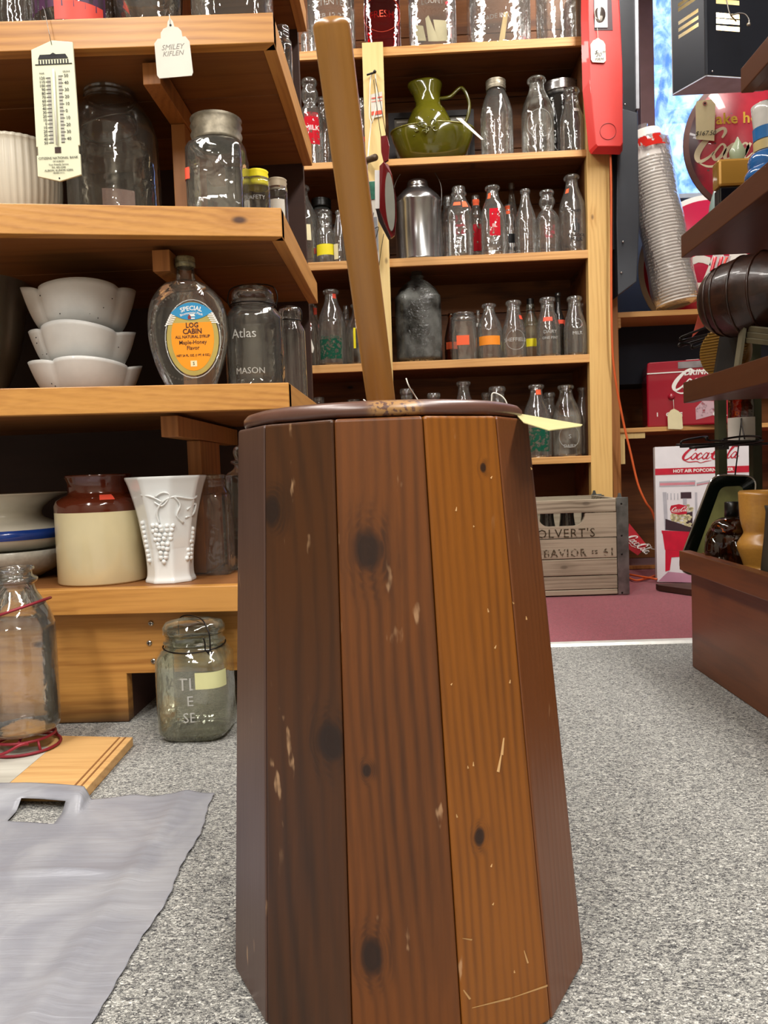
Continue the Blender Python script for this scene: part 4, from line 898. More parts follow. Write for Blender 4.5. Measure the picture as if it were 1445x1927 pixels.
# canning jars beside the flask
mx_ = M['glass']
gj = left_jar('bail_jar', [(0, 0), (.88, 0), (1, .03), (1, .60), (.97, .69), (.80, .76), (.72, .78), (.72, .80), (.75, .81), (.75, .84), (.66, .845)], 424, 532, 536, '3', 1.30, 'glass', 'large clear canning jar with a domed glass lid and black wire bail', ym=620, inner=True, marks=[('dome', 'glass', .84, .985, .72), ('bail', 'wire', .80, 1.005, .80), ('tx', 'emboss', 'Atlas', .12, .50, -10), ('tx', 'emboss', 'MASON', .08, .16, 0)])
left_jar('bail_jar', [(0, 0), (.88, 0), (1, .03), (1, .66), (.97, .74), (.80, .80), (.74, .82), (.76, .84), (.74, .90), (.78, .92), (.7, .97), (.4, 1.0), (0, 1.0)], 520, 574, 577, '3', 1.44, 'glass', 'narrow fluted clear jar behind the end of the shelf rail', ym=650, n=72, flute=lambda a, z: 1+.02*math.cos(18*a), marks=[('bail', 'wire', .84, 1.0, .8)])
# shelf 4
wc = plain('#e2ddcd', .22, 0, .06, 30, coat=.5, name='ivory_glaze')
cY = 1.385; a, b = P(-118, 935, cY), P(125, 935, cY); r = (b.x-a.x)/2; xm = (a.x+b.x)/2; z0_ = P(5, 1037, cY).z; hh_ = P(0, 934, cY-.05).z-z0_
bowlz = LS['4']+.0004; r2 = (P(113, 1036, cY).x-P(-105, 1036, cY).x)/2; h2 = z0_-bowlz+.004
tag(obj('crackled_bowl', MB().lathe([(0, 0), (r2*.50, 0), (r2*.56, h2*.06), (r2*.84, h2*.35), (r2*.97, h2*.75), (r2, h2*.97), (r2*.98, h2), (r2*.9, h2*.8), (r2*.6, h2*.3), (0, h2*.2)], 56), plain('#c9c6ba', .25, 0, .12, 90, .1, coat=.6, name='crackle_glaze'), loc=(xm+.004, cY, bowlz)), 'grey-white crackle glazed bowl under the blue banded spittoon', 'bowl')
pf2 = [(0, 0), (r*.62, 0), (r*.80, hh_*.06), (r*.93, hh_*.22), (r*.935, hh_*.34), (r*.82, hh_*.44), (r*.62, hh_*.53), (r*.55, hh_*.62), (r*.60, hh_*.76), (r*.80, hh_*.92), (r*1.0, hh_*.985), (r*1.0, hh_), (r*.78, hh_*.95), (r*.5, hh_*.7), (r*.4, hh_*.5)]
pf2 = [(max(q[0], 0), q[1]) for q in cr([(a_, b_, 0) for a_, b_ in pf2], 3)]
sp_o = tag(obj('spittoon', MB().lathe(pf2, 64), wc, loc=(xm, cY, z0_+.004)), 'ivory flared spittoon with a wide blue band', 'spittoon')
band = MB(); patch(band, pf2, hh_*.20, hh_*.37, -pi, pi, None, .0008, 64, 4); obj('blue_band', band, plain('#1f459c', .2, coat=.6, name='cobalt_band'), sp_o)
# crock
kY = 1.305; a, b = P(113, 1030, kY), P(272, 1030, kY); r = (b.x-a.x)/2; h = P(190, 893, kY-.03).z-LS['4']
ck = tag(obj('stoneware_crock', MB().lathe([(0, 0), (r*.97, 0), (r, .003), (r, h*.66)], 64), plain('#e6d9ae', .25, 0, .06, 12, .03, coat=.5, name='cream_glaze'), loc=((a.x+b.x)/2, kY, LS['4']+.0004)), 'cream stoneware crock with a glossy brown neck and small red sticker', 'crock')
pk = [(r*1.001, h*.66), (r*1.0, h*.72), (r*.95, h*.765), (r*.82, h*.80), (r*.72, h*.815), (r*.69, h*.84), (r*.69, h*.93), (r*.74, h*.975), (r*.755, h*.995), (r*.74, h*1.0), (r*.64, h*.97), (r*.62, h*.8)]
obj('glazed_neck', MB().lathe(pk, 64), plain('#5a2414', .12, 0, .2, 8, coat=.9, name='brown_glaze'), ck)
p = MB(); patch(p, pk, h*.77, h*.815, R(22), R(42), None, .001, 6, 3); obj('price_sticker', p, M['redst'], ck)
# milk glass vase
vY = 1.275; a, b = P(240, 905, vY), P(386, 905, vY); r = (b.x-a.x)/2; h = P(312, 897, vY).z-LS['4']
oc = lambda an, z: math.cos(pi/8)/math.cos(((an+pi/8) % (pi/4))-pi/8)*1.02
vp = [(r*.62, 0), (r*.62, .004), (r*.58, h*.06), (r*.57, h*.14), (r*.60, h*.30), (r*.68, h*.52), (r*.80, h*.74), (r*.93, h*.92), (r*1.0, h*.985), (r*.98, h), (r*.93, h*.97), (r*.76, h*.7), (r*.52, h*.2), (0, h*.1)]
vp = [(q[0], q[1]) for q in cr([(x_, z_, 0) for x_, z_ in vp], 3)]
va = tag(obj('milk_glass_vase', MB().lathe([(0, 0)]+vp, 64, oc), M['milk'], loc=((a.x+b.x)/2, vY, LS['4']+.0004)), 'flared eight-sided white milk glass vase with raised grapes', 'vase')
gr = MB()
def onv(px, py, out=.0):
    z_ = P(px, py, vY-.04).z-LS['4']; rr = rad_at(vp, z_)*.99; x_ = P(px, py, vY-rr).x-(a.x+b.x)/2; x_ = max(-rr*.98, min(rr*.98, x_)); return (x_, -math.sqrt(max(rr*rr-x_*x_, 0))*1.0-out, z_)
k = 0
for row in range(9):
    for c in range(max(1, 5-row//2)):
        q = onv(304-(4-row//2)*4.5+c*9+random.uniform(-2, 2)+row*.5, 990+row*8.5+random.uniform(-2, 2)); gr.ball(q, .0043, 8, 6)
for row in range(8):
    for c in range(2): q = onv(352+c*7+random.uniform(-2, 2)-row*.8, 998+row*8); gr.ball(q, .0042, 8, 6)
for row in range(9): q = onv(262+row*1.8, 985+row*9); gr.ball(q, .004, 8, 6)
obj('grape_relief', gr, M['milk'], va)['kind'] = 'stuff'
vn = MB()
for pl_ in ([(300, 985), (295, 965), (305, 945), (325, 935), (350, 940), (370, 935)], [(305, 945), (285, 935), (262, 932)], [(325, 935), (335, 950), (330, 970), (340, 985)], [(290, 945), (303, 952), (312, 945), (318, 932), (306, 927), (292, 935)], [(345, 960), (357, 950), (352, 970), (343, 975)]):
    vn.tube(cr([onv(x_, y_) for x_, y_ in pl_], 4), .0017, 6)
obj('vine_relief', vn, M['milk'], va)['kind'] = 'stuff'
left_jar('square_jar', [(0, 0), (.9, 0), (1, .02), (1, .72), (.96, .80), (.80, .86), (.76, .88), (.79, .90), (.76, .92), (.79, .94), (.76, .96), (.78, .99), (.7, 1), (.68, .96)], 366, 437, 893, '4', 1.36, 'glass_amb_l', 'square clear jar with a threaded mouth beside the milk glass vase', ym=1000, sqn=6)
left_jar('stoppered_bottle', [(0, 0), (.9, 0), (1, .02), (1, .68), (.9, .76), (.55, .80), (.45, .83), (.62, .85), (.62, .87), (.42, .88), (.5, .93), (.4, .98), (0, 1)], 427, 500, 836, '4', 1.42, 'glass', 'clear stoppered apothecary bottle half behind the churn', 'bottle', ym=1000, marks=[('st', 'paper', .46, .52, -40, 8)])
# ================================================================ hanging things on the top rail
tY = YF-.02
tp = P(101, 82, tY); bp_ = P(114, 338, tY); axis = (bp_-tp); ang = math.atan2(axis.x, -axis.z)
tag_len = axis.length; u = tY/F*.955
th = T('thermometer', 'cream tin wall thermometer advertising a bank, hanging from a wire on the shelf rail', 'thermometer', (tp.x, tY, tp.z), (0, -ang, 0))
cw = plain('#e4e6c8', .4, 0, .05, 9, name='cream_enamel')
def mm(v): return v*u
w = mm(43)
obj('plate', MB().prism([(-w, -mm(12)), (-mm(2), mm(4)), (w-mm(4), -mm(1)), (w, -mm(196)), (w-mm(3), -mm(196)), (w-mm(3), -mm(212)), (w, -mm(212)), (w, -mm(252)), (0, -mm(263)), (-w, -mm(252)), (-w, -mm(212)), (-w+mm(3), -mm(212)), (-w+mm(3), -mm(196)), (-w, -mm(196))], -.0035, 0), cw, th, bevel=.0008)
obj('slot', MB().box(-mm(6), mm(6), -.0042, -.0034, -mm(209), -mm(198)), M['darkpanel'], th)
tb = MB(); tb.tube([(0, -.006, -mm(52)), (0, -.006, -mm(195))], .0016, 8); obj('glass_tube', tb, plain('#f3f5ea', .15, coat=.6, name='tube_glass'), th)
sc_m = plain('#b5b3a6', .6, name='scale_grey')
for sx_ in (-1, 1): obj('scale_strip', MB().box(sx_*mm(11)-mm(3.6), sx_*mm(11)+mm(3.6), -.0039, -.0034, -mm(190), -mm(65)), sc_m, th)
tk = MB(); nm = MB()
for i, v in enumerate(['120', '110', '100', '90', '80', '70', '60', '50', '40', '30', '20', '10', '0', '10', '20', '30', '40', '50']):
    z_ = -mm(67+i*7.2); tk.box(-mm(17), -mm(8), -.0043, -.0039, z_-mm(.4), z_+mm(.4)); text(nm, v, mm(7.6), -mm(18.5), z_, -.0043, align='RIGHT', ext=.0001)
for i, v in enumerate(['50', '40', '30', '20', '10', '0', '10', '20', '30', '40']):
    z_ = -mm(64+i*13.2); tk.box(mm(8), mm(17), -.0043, -.0039, z_-mm(.4), z_+mm(.4)); tk.box(mm(8), mm(14), -.0043, -.0039, z_-mm(7), z_-mm(6.2)); text(nm, v, mm(8.6), mm(19), z_, -.0043, align='LEFT', ext=.0001)
obj('scale_ticks', tk, M['ink'], th)['kind'] = 'stuff'
text(nm, 'FAHR', mm(4), -mm(24), -mm(58), -.0043, ext=.0001); text(nm, 'CELSIUS', mm(4), mm(24), -mm(56), -.0043, ext=.0001)
obj('numerals', nm, M['ink'], th)
tx = MB()
for s_, sz, z_ in (('CITIZENS NATIONAL BANK', 6.4, 218.5), ('OF ALBION', 4.4, 225), ('Your Friendly Service', 4.6, 231), ('PH. 445-2344', 5, 236.5), ('ALBION, ILLINOIS 62806', 5.4, 242), ('MEMBER F.D.I.C.', 3.4, 247)): text(tx, s_, mm(sz), 0, -mm(z_), -.0043, ext=.0001, sx=.98)
obj('bank_lettering', tx, plain('#5a5a50', .6, name='print_grey'), th)
bk = MB(); bk.prism([(-mm(30), -mm(31)), (-mm(26), -mm(23)), (mm(24), -mm(23)), (mm(29), -mm(31))], -.0044, -.0039); bk.box(-mm(36), mm(36), -.0044, -.0039, -mm(42), -mm(40.5))
for i in range(11): x_ = -28+i*5.6; bk.box(mm(x_-1.1), mm(x_+1.1), -.0044, -.0039, -mm(40), -mm(33))
bk.prism([(-mm(9), -mm(25)), (0, -mm(20)), (mm(9), -mm(25))], -.0046, -.0041)
obj('building_picture', bk, M['ink'], th)
hl = MB(); hl.lathe([(0, .0043), (mm(2), .0043)], 10); hl.xf(Matrix.Rotation(R(90), 4, 'X')); obj('nail_hole', MB().prism(oval(mm(1.6), mm(1.6), 0, -mm(257), 0, 12), -.0040, -.0034), M['ink'], th)
wr = MB(); wr.tube([P(x_, y_, tY-.004)-Vector((tp.x, tY, tp.z)) for x_, y_ in ((97, 84), (92, 60), (84, 20), (80, 12))], .0005, 5)
wr.xf(Matrix.Rotation(ang, 4, 'Y')); obj('wire_hook', wr, M['wire_l'], th)
nl = MB(); p = P(104, 45, YF-.004); nl.tube([P(103, 42, YF-.004), P(106, 56, YF-.004)], .0009, 6); tag(obj('bent_nail', nl, M['wire']), 'small bent dark nail in the rail above the thermometer', 'nail')
gt = P(320, 30, tY)
tgm_ = [(-34, -50), (-34, -110), (-30, -116), (33, -116), (36, -110), (34, -52), (27, -42), (21, -42), (20, -31), (14, -24), (7, -22), (5, -12), (0, -5), (-5, -12), (-7, -22), (-14, -24), (-20, -31), (-21, -42), (-27, -42)]
wt = tag(obj('hang_tag', MB().prism([(mm(x_), mm(z_)) for x_, z_ in tgm_], -.0012, 0), M['paper'], loc=(gt.x, tY-.001, gt.z), rot=(0, R(-2), 0)), 'large white scalloped tag with faint pencil writing hanging on the shelf rail', 'tag')
tx = MB(); text(tx, 'SMILEY', mm(14), mm(0), -mm(60), -.0013, shear=.3, ext=.0001); text(tx, 'KIFLEN', mm(13), mm(0), -mm(72), -.0013, shear=.3, ext=.0001); obj('pencil_writing', tx, plain('#8f8b84', .8, name='pencil'), wt)
obj('tag_hole', MB().prism(oval(mm(2.2), mm(2.2), 0, -mm(19), 0, 14), -.0016, -.0012), M['ink'], wt)
sg = MB(); sg.tube([(0, -.001, -mm(19)), (0, -.002, -mm(8)), (mm(-1), .0, mm(2))], .0006, 5); obj('string', sg, M['string'], wt)

# ================================================================ floor, left: bottle in its carrier, board, sheet, jar
bmm = MB(); zbd = .014
q = [PZ(-330, 1375, zbd), PZ(250, 1387, zbd), PZ(158, 1489, zbd), PZ(-480, 1489, zbd)]
yk = 1.228
q[0] = Vector((q[0].x, min(q[0].y, yk), 0)); q[1] = Vector((q[1].x, min(q[1].y, yk), 0))
board = T('floor_board', 'bare pale wooden board with a whitewashed patch lying on the carpet in front of the shelving', 'board')
obj('bare_panel', MB().prism([(v.x, v.y) for v in q], .0005, zbd, 'XY'), M['door_wood'], board, bevel=.001)
w_ = [PZ(-330, 1403, zbd), PZ(98, 1406, zbd), PZ(8, 1482, zbd), PZ(-440, 1484, zbd)]
obj('whitewashed_patch', MB().prism([(v.x, v.y) for v in w_], zbd, zbd+.0006, 'XY'), wood('whitewash', '#c9c6ba', '#9c978a', 'X', 12, .8, '#8a8478', 0, contrast=.9, blotch=.4), board)
e1, e2 = PZ(238, 1387, zbd), PZ(150, 1487, zbd)
for k_ in range(2):
    o1, o2 = PZ(236-k_*11, 1388, zbd), PZ(146-k_*13, 1487, zbd); dd = Vector((.0012, 0, 0))
    obj('edge_groove', MB().prism([((o1-dd).x, o1.y), ((o1+dd).x, o1.y), ((o2+dd).x, o2.y), ((o2-dd).x, o2.y)], zbd, zbd+.0007, 'XY'), plain('#8a5c30', .7, name='groove'), board)
qY = 1.10; a, b = P(-28, 1250, qY), P(103, 1250, qY); r = (b.x-a.x)/2; zq = P(36, 1383, qY-.02).z; h = P(40, 1066, qY).z-zq
qb = bottle('milk_bottle', [(0, 0), (.72, 0), (.90, .015), (.99, .05), (1, .12), (1, .60), (.97, .66), (.86, .74), (.66, .81), (.53, .86), (.50, .895), (.56, .905), (.60, .915), (.60, .93), (.52, .94), (.47, .95), (.47, .975), (.52, .98), (.52, .995), (.46, 1.0), (.40, .98), (.38, .93)], (a.x+b.x)/2, qY, zq, r, h, M['glass'], 'large clear milk bottle standing in a red wire carrier on the board', 'bottle', n=56, inner=True)
cm = plain('#8c2230', .45, .2, .1, name='red_coated_wire'); car = T('bottle_carrier', 'red coated wire bottle carrier around the clear milk bottle', 'carrier', ((a.x+b.x)/2, qY, 0))
rr = r+.0035
def ringz(z_, rad, tilt=0, n=40): return [(rad*math.sin(t), -rad*math.cos(t), z_+tilt*math.sin(t)) for t in [2*pi*i/n for i in range(n)]]
zr1 = P(60, 1152, qY-.03).z
rsh = r*.86
up_ = MB(); up_.tube(ringz(zr1, rsh+.002, .014), .0021, 8, True); obj('upper_ring', up_, cm, car)
up_ = MB(); up_.tube(ringz(zq-.006, r*.82), .0022, 8, True); obj('lower_ring', up_, cm, car)
up_ = MB(); up_.tube(ringz(zbd+.0035, r*.95), .0022, 8, True); obj('foot_ring', up_, cm, car)
up_ = MB(); up_.tube(cr([(-.09, -.052, zbd+.006), (-.04, -.060, zbd+.004), (.0, -.062, zbd+.012), (.022, -.056, zbd+.022), (.03, -.048, zq-.004)], 5), .0022, 8); obj('front_loop', up_, cm, car)
up_ = MB(); up_.tube(cr([(-.10, -.05, zr1-.022), (-.05, -.056, zr1-.016), (-.028, -.058, zr1-.012), (-.018, -.056, zr1-.018), (-.03, -.055, zr1-.027), (-.1, -.05, zr1-.03)], 5), .0021, 8); obj('handle_loop', up_, cm, car)
for t in (0.9, -.9, 2.4, -2.4):
    up_ = MB(); up_.tube([(r*.82*math.sin(t), -r*.82*math.cos(t), zq-.006), (r*.95*math.sin(t), -r*.95*math.cos(t), zbd+.003)], .002, 6); obj('upright_wire', up_, cm, car)
for t in (0.3, 1.87):
    up_ = MB(); up_.tube([(r*.82*math.sin(t), -r*.82*math.cos(t), zq-.0045), (-r*.82*math.sin(t), r*.82*math.cos(t), zq-.0045)], .002, 6); obj('cross_wire', up_, cm, car)
up_ = MB(); up_.tube([(-rsh*1.0, .0, zr1-.011), (-r-.004, 0, zr1-.04), (-r-.004, 0, zbd+.01), (-r*.95, 0, zbd+.004)], .002, 6); obj('side_wire', up_, cm, car)
# Atlas jar
jY = 1.185; a, b = P(303, 1300, jY), P(438, 1300, jY); r = (b.x-a.x)/2; h = P(365, 1165, jY).z
aj = bottle('canning_jar', [(0, 0), (.70, 0), (.84, .01), (.95, .05), (1, .12), (1, .62), (.97, .69), (.88, .745), (.80, .77), (.78, .79), (.83, .80), (.83, .815), (.78, .825), (.78, .87), (.80, .88), (.70, .885)], (a.x+b.x)/2, jY, .0008, r, h, M['glass_green'], 'old dusty canning jar with glass lid and black bail standing on the grey carpet', 'jar', n=64, inner=True, sqn=4,
    marks=[('dome', 'glass_green', .885, 1.0, .84), ('tx', 'emboss', 'ATLAS', .15, .50, 8), ('tx', 'emboss', 'E - Z', .12, .36, 22), ('tx', 'emboss', 'SEAL', .12, .22, 16), ('pr', 'tagyel', .46, .60, 38, 24)])
bw_ = MB(); R_ = r*.84; zr = h*.78
bw_.tube([(R_*1.0*math.sin(t), -R_*math.cos(t), zr-.004*math.cos(t)) for t in [2*pi*i/40 for i in range(40)]], .0012, 6, True)
bw_.tube(cr([(R_*.72, -R_*.80, zr-.004), (R_*.74, -R_*.84, zr+.012), (R_*.70, -R_*.82, h*.93), (R_*.45, -R_*.55, h*1.012), (0, 0, h*1.025), (-R_*.5, R_*.5, h*1.0), (-R_*.72, R_*.72, h*.93), (-R_*.72, R_*.74, zr)], 5), .0012, 6)
bw_.tube(cr([(R_*.55, -R_*.92, zr+.018), (R_*.60, -R_*.93, zr+.010), (R_*.60, -R_*.93, zr+.0), (R_*.70, -R_*.88, zr-.006)], 4), .0012, 6)
bw_.tube([(R_*.72+.003*math.sin(t), -R_*.84, zr-.006+.003*math.cos(t)) for t in [2*pi*i/12 for i in range(12)]], .001, 6, True)
obj('wire_bail', bw_, M['wire'], aj)
# grey plastic sheet with a die-cut handle hole
s = N('grey_plastic_sheet'); co = coords(s, False)
Cc = PZ(405, 1496); Bc = PZ(172, 1927); ed = (Bc-Cc).normalized(); ang_ = math.atan2(ed.y, ed.x)
mp = s.n('Mapping', {0: co, 2: (0, 0, -ang_)}).outputs[0]
st1 = s.n('TexNoise', {'Vector': s.n('Mapping', {0: mp, 3: (150, 14, 1)}).outputs[0], 'Scale': 1.0, 'Detail': 4, 'Distortion': .8}).outputs[0]
st2 = s.n('TexNoise', {'Vector': co, 'Scale': 9.0, 'Detail': 3, 'Distortion': 1.2}).outputs[0]
b_ = s.bsdf(s.mix(s.ss(st2, .35, .7), '#8e9099', '#a3a5ab'), .42, Metallic=.15)
s.bump(b_, s.math('ADD', s.math('MULTIPLY', st1, .30), s.math('MULTIPLY', st2, .9)), .5, .006); sheet_m = s.m
nu, nv = 150, 150; vs = []; idx = {}; fs = []
from mathutils import noise as mn
topl = [PZ(405, 1496), PZ(360, 1497), PZ(320, 1499), PZ(288, 1503), PZ(250, 1500), PZ(200, 1507), PZ(172, 1509), PZ(166, 1496, .010), PZ(158, 1484, zbd+.002), PZ(100, 1481, zbd+.002), PZ(50, 1479, zbd+.002), PZ(0, 1479, zbd+.002), PZ(-250, 1477, zbd+.002), PZ(-700, 1476, zbd+.002), PZ(-1300, 1476, zbd+.002)]
rgtl = [PZ(405, 1496), PZ(388, 1540), PZ(352, 1620), PZ(325, 1672), PZ(290, 1735), PZ(250, 1808), PZ(205, 1872), PZ(172, 1927), PZ(110, 2030), PZ(20, 2180)]
def along(pl, t):
    ds_ = [(b_-a_).length for a_, b_ in zip(pl[:-1], pl[1:])]; t *= sum(ds_)
    for a_, b_, d_ in zip(pl[:-1], pl[1:], ds_):
        if t <= d_: return a_+(b_-a_)*(t/d_)
        t -= d_
    return pl[-1]
LR = sum((b_-a_).length for a_, b_ in zip(rgtl[:-1], rgtl[1:]))
left = (PZ(0, 1497)-Cc); left.z = 0; left.normalize()
hole = [PZ(8, 1550), PZ(38, 1520), PZ(132, 1530), PZ(112, 1556)]
cl1 = (PZ(235, 1640)-Cc); cr1, cr2 = PZ(330, 1530), PZ(60, 1927)
cdv = (cr2-cr1).normalized()
for j in range(nv+1):
    for i in range(nu+1):
        u_ = (i/nu)**1.3; v_ = j/nv; tt_ = along(topl, u_); p = tt_+along(rgtl, v_)-Cc; p.z = 0
        p = p + left*(max(0, 1-u_*30))*(.0022*math.sin(v_*23)+.0006*math.sin(v_*111)); ztop_ = tt_.z
        nz = mn.noise(Vector((p.x*9, p.y*9, .3)))*.5+mn.noise(Vector((p.x*26, p.y*26, 1.3)))*.25
        dcr = abs((p-cr1).cross(cdv).z); z_ = .0028+.0035*max(0, nz+.3)*min(1, u_*25+.15) + .004*math.exp(-(dcr/.012)**2) + .0003*math.sin(p.dot(ed)*420+9*nz)*math.exp(-max(0, (dcr-.02))/.05)
        z_ += .006*math.exp(-(((p-PZ(120, 1650)).dot(ed))/.008)**2)*max(0, 1-abs((p-PZ(120, 1650)).dot(left))/.09)
        z_ = z_ + ztop_*max(0, 1-max(0, v_*LR-.020)/.026)
        idx[(i, j)] = len(vs); vs.append((p.x, p.y, z_))
def nearest(p): return min(idx, key=lambda k_: (vs[idx[k_]][0]-p.x)**2+(vs[idx[k_]][1]-p.y)**2)
ha, hb__ = nearest(PZ(130, 1526)), nearest(PZ(12, 1552))
for j in range(nv):
    for i in range(nu):
        if min(ha[0], hb__[0]) <= i < max(ha[0], hb__[0]) and min(ha[1], hb__[1]) <= j < max(ha[1], hb__[1]): continue
        fs.append((idx[(i, j)], idx[(i+1, j)], idx[(i+1, j+1)], idx[(i, j+1)]))
sh = obj('plastic_sheet', MB().add(vs, fs, True), sheet_m); sm_ = sh.modifiers.new('thickness', 'SOLIDIFY'); sm_.thickness = .0006; sm_.offset = -1
tag(sh, 'crumpled grey plastic bag with a cut handle hole spread on the carpet', 'bag')
# ================================================================ red telephone on the pine post
def pts2(pts, Y): return [tuple(P(x, y, Y).xz) for x, y in pts]
red_p = plain('#cf2f28', .38, 0, .03, 6, coat=.3, name='red_plastic'); red_d = plain('#b01f22', .35, 0, .03, 6, coat=.3, name='red_plastic_side')
ph = T('telephone', 'long red plastic wall telephone hanging on the pine post with a price tag', 'telephone')
yb_, yf_ = BY-.004, BY-.085
bo = [(1094, -70), (1093, 40), (1096, 172), (1108, 284), (1112, 290), (1166, 291), (1171, 284), (1172, 170), (1168, 60), (1163, -70)]
fo = [(1106, -70), (1107, 40), (1110, 150), (1122, 270), (1125, 275), (1168, 275), (1172, 268), (1171, 120), (1168, 60), (1160, -70)]
A = [P(x, y, yb_) for x, y in bo]; B = [P(x, y, yf_+.02) for x, y in bo]; C = [P(x, y, yf_) for x, y in fo]; n = len(bo)
mb = MB(); mb.add(A+B, [tuple(range(n))]+[(i, i+n, (i+1) % n+n, (i+1) % n) for i in range(n)]+[tuple(range(2*n-1, n-1, -1))]); obj('body', mb, red_d, ph, bevel=.003)
mb = MB(); mb.add(B+C, [(i, i+n, (i+1) % n+n, (i+1) % n) for i in range(n)]+[tuple(range(2*n-1, n-1, -1))]); obj('front_cover', mb, red_p, ph, bevel=.002)
obj('cavity', MB().prism(pts2([(1116, -20), (1118, 57), (1153, 57), (1150, -20)], yf_-.001), yf_-.0012, yf_-.0002), plain('#3a0f1a', .4, name='dark_recess'), ph)
obj('keypad', MB().prism(pts2([(1118, -20), (1119, 52), (1143, 52), (1142, -20)], yf_-.003), yf_-.004, yf_-.0015), plain('#c9c9c9', .3, .5, name='silver_plate'), ph)
cc = P(1129, 27, yf_-.006); dm = MB(); dm.ball((0, 0, 0), .019, 20, 12, (.95, .25, 1.3)); obj('chrome_dome', dm, M['chrome'], ph, loc=cc)
cc = P(1144, 247, yf_-.001); rg = MB(); rg.tube([(14.5*yf_/F*math.sin(t), 0, 14.5*yf_/F*math.cos(t)) for t in [2*pi*i/32 for i in range(32)]], .0009, 6, True); obj('round_seam', rg, plain('#8e1a1e', .4, name='seam'), ph, loc=cc)
yt_ = yf_-.006
tgp = [(1112, 112), (1111, 84), (1116, 76), (1121, 74), (1125, 70), (1129, 74), (1135, 77), (1139, 84), (1140, 114), (1136, 118), (1115, 117)]
tgo = obj('price_tag', MB().prism(pts2(tgp, yt_), yt_, yt_+.0008), M['paper'], ph)
tx = MB(); q = P(1121, 99, yt_); text(tx, '$', .017, q.x, q.z, yt_-.0002, shear=.3); q = P(1127, 102, yt_); text(tx, '30', .018, q.x-.002, q.z-.002, yt_-.0002, shear=.3); q = P(1136, 98, yt_); text(tx, '00', .010, q.x, q.z, yt_-.0002, shear=.2); q = P(1127, 112, yt_); text(tx, 'FIRM', .013, q.x, q.z, yt_-.0002, shear=.3); obj('handwriting', tx, M['ink'], tgo)
sg = MB(); sg.tube(cr([P(1125, 73, yt_), P(1124, 55, yt_-.004), P(1119, 25, yt_-.004), P(1121, 12, yt_-.006), P(1130, 8, yt_-.006), P(1136, 16, yt_-.004)], 4), .0009, 5); obj('string', sg, M['string'], ph)
# tall black sheet metal cabinet hanging beside it, orange cord
cabY = BY+.05
cab = T('sheet_metal_cabinet', 'tall dark blue-black sheet metal cabinet beside the pine post', 'cabinet')
obj('upper_body', MB().prism(pts2([(1146, -80), (1148, 470), (1166, 470), (1199, 215), (1197, -80)], cabY), cabY, cabY+.05), M['darkmetal'], cab, bevel=.002)
obj('lower_cover', MB().prism(pts2([(1162, 215), (1172, 204), (1200, 212), (1203, 420), (1198, 530), (1163, 556), (1160, 420)], cabY-.03), cabY-.03, cabY+.06), plain('#4a4e55', .5, .3, .15, 5, name='grey_sheet_metal'), cab, bevel=.003)
obj('side_strip', MB().prism(pts2([(1194, -80), (1197, 204), (1203, 204), (1200, -80)], cabY-.01), cabY-.01, cabY+.06), plain('#b8bcc4', .4, .3, name='pale_trim'), cab)
for (x, y) in ((1176, 197), (1169, 513), (1172, 455)): s_ = MB(); s_.ball(P(x, y, cabY-.033), .004, 10, 6); obj('screw_head', s_, M['chrome'], cab)
cd_m = plain('#d8602c', .5, 0, .08, name='orange_cord'); co_ = MB()
fl_ = [P(1148, 275, BY-.05), P(1150, 350, BY-.05), P(1150, 480, BY-.05), P(1151, 620, BY-.05), P(1156, 700, BY-.04), P(1172, 790, BY-.02), P(1186, 850, BY-.02), P(1200, 910, BY-.02), P(1215, 945, BY-.02), P(1228, 965, BY-.01), P(1240, 1010, BY), PZ(1250, 1085, .006)]
co_.tube(cr(fl_, 5), .0038, 8); tag(obj('extension_cord', co_, cd_m), 'orange extension cord hanging down beside the pine post', 'cord')
co_ = MB(); co_.tube(cr([PZ(1180, 1085, .005), PZ(1195, 1092, .005), PZ(1215, 1089, .005), PZ(1236, 1082, .005)], 5), .0035, 8)
co_.tube(cr([PZ(1180, 1080, .013), PZ(1200, 1084, .013), PZ(1236, 1090, .012)], 5), .0035, 8)
tag(obj('cord_loops', co_, cd_m), 'loops of orange cord lying on the red carpet behind the crate', 'cord')
# ================================================================ rear pine shelves on the right
RY = 2.84
rs = T('rear_shelving', 'two plain pine shelves against the far wall holding the cup stack and red radio', 'shelving')
zF = P(1250, 584, RY).z; zG = P(1250, 803, RY).z
xl = P(1162, 590, RY).x
obj('shelf_board', MB().box(xl, 1.75, RY, RY+.40, zF-.019, zF), M['edge'], rs, bevel=.001)
obj('shelf_board', MB().box(P(1158, 800, RY).x, 1.75, RY, RY+.40, zG-.016, zG), M['edge'], rs, bevel=.001)
obj('cleat', MB().box(xl, P(1215, 800, RY).x, RY+.01, RY+.03, zG-.038, zG-.0165), M['pale'], rs)
obj('cleat', MB().box(xl, xl+.018, RY+.005, RY+.025, zG-.13, zG-.0385), M['pale'], rs)
obj('cleat', MB().box(xl-.008, xl+.012, RY+.005, RY+.3, zF-.055, zF-.0195), M['edge'], rs)
obj('back_panel', MB().box(xl-.03, 1.75, RY+.405, RY+.42, 0.0, zF-.02), M['backboard'], rs)
obj('dark_block', MB().box(xl+.01, 1.7, RY+.20, RY+.40, zF-.24, zF-.0195), plain('#0e1220', .8, 0, .1, name='dark_navy'), rs)  # dark navy block filling the space below the upper shelf
obj('base_board', MB().box(xl-.02, 1.75, RY+.06, RY+.08, 0.0005, .012), M['post_z'], rs)
obj('end_panel', MB().box(xl-.012, xl-.002, RY+.12, RY+.4, 0, zG-.02), M['backboard'], rs)
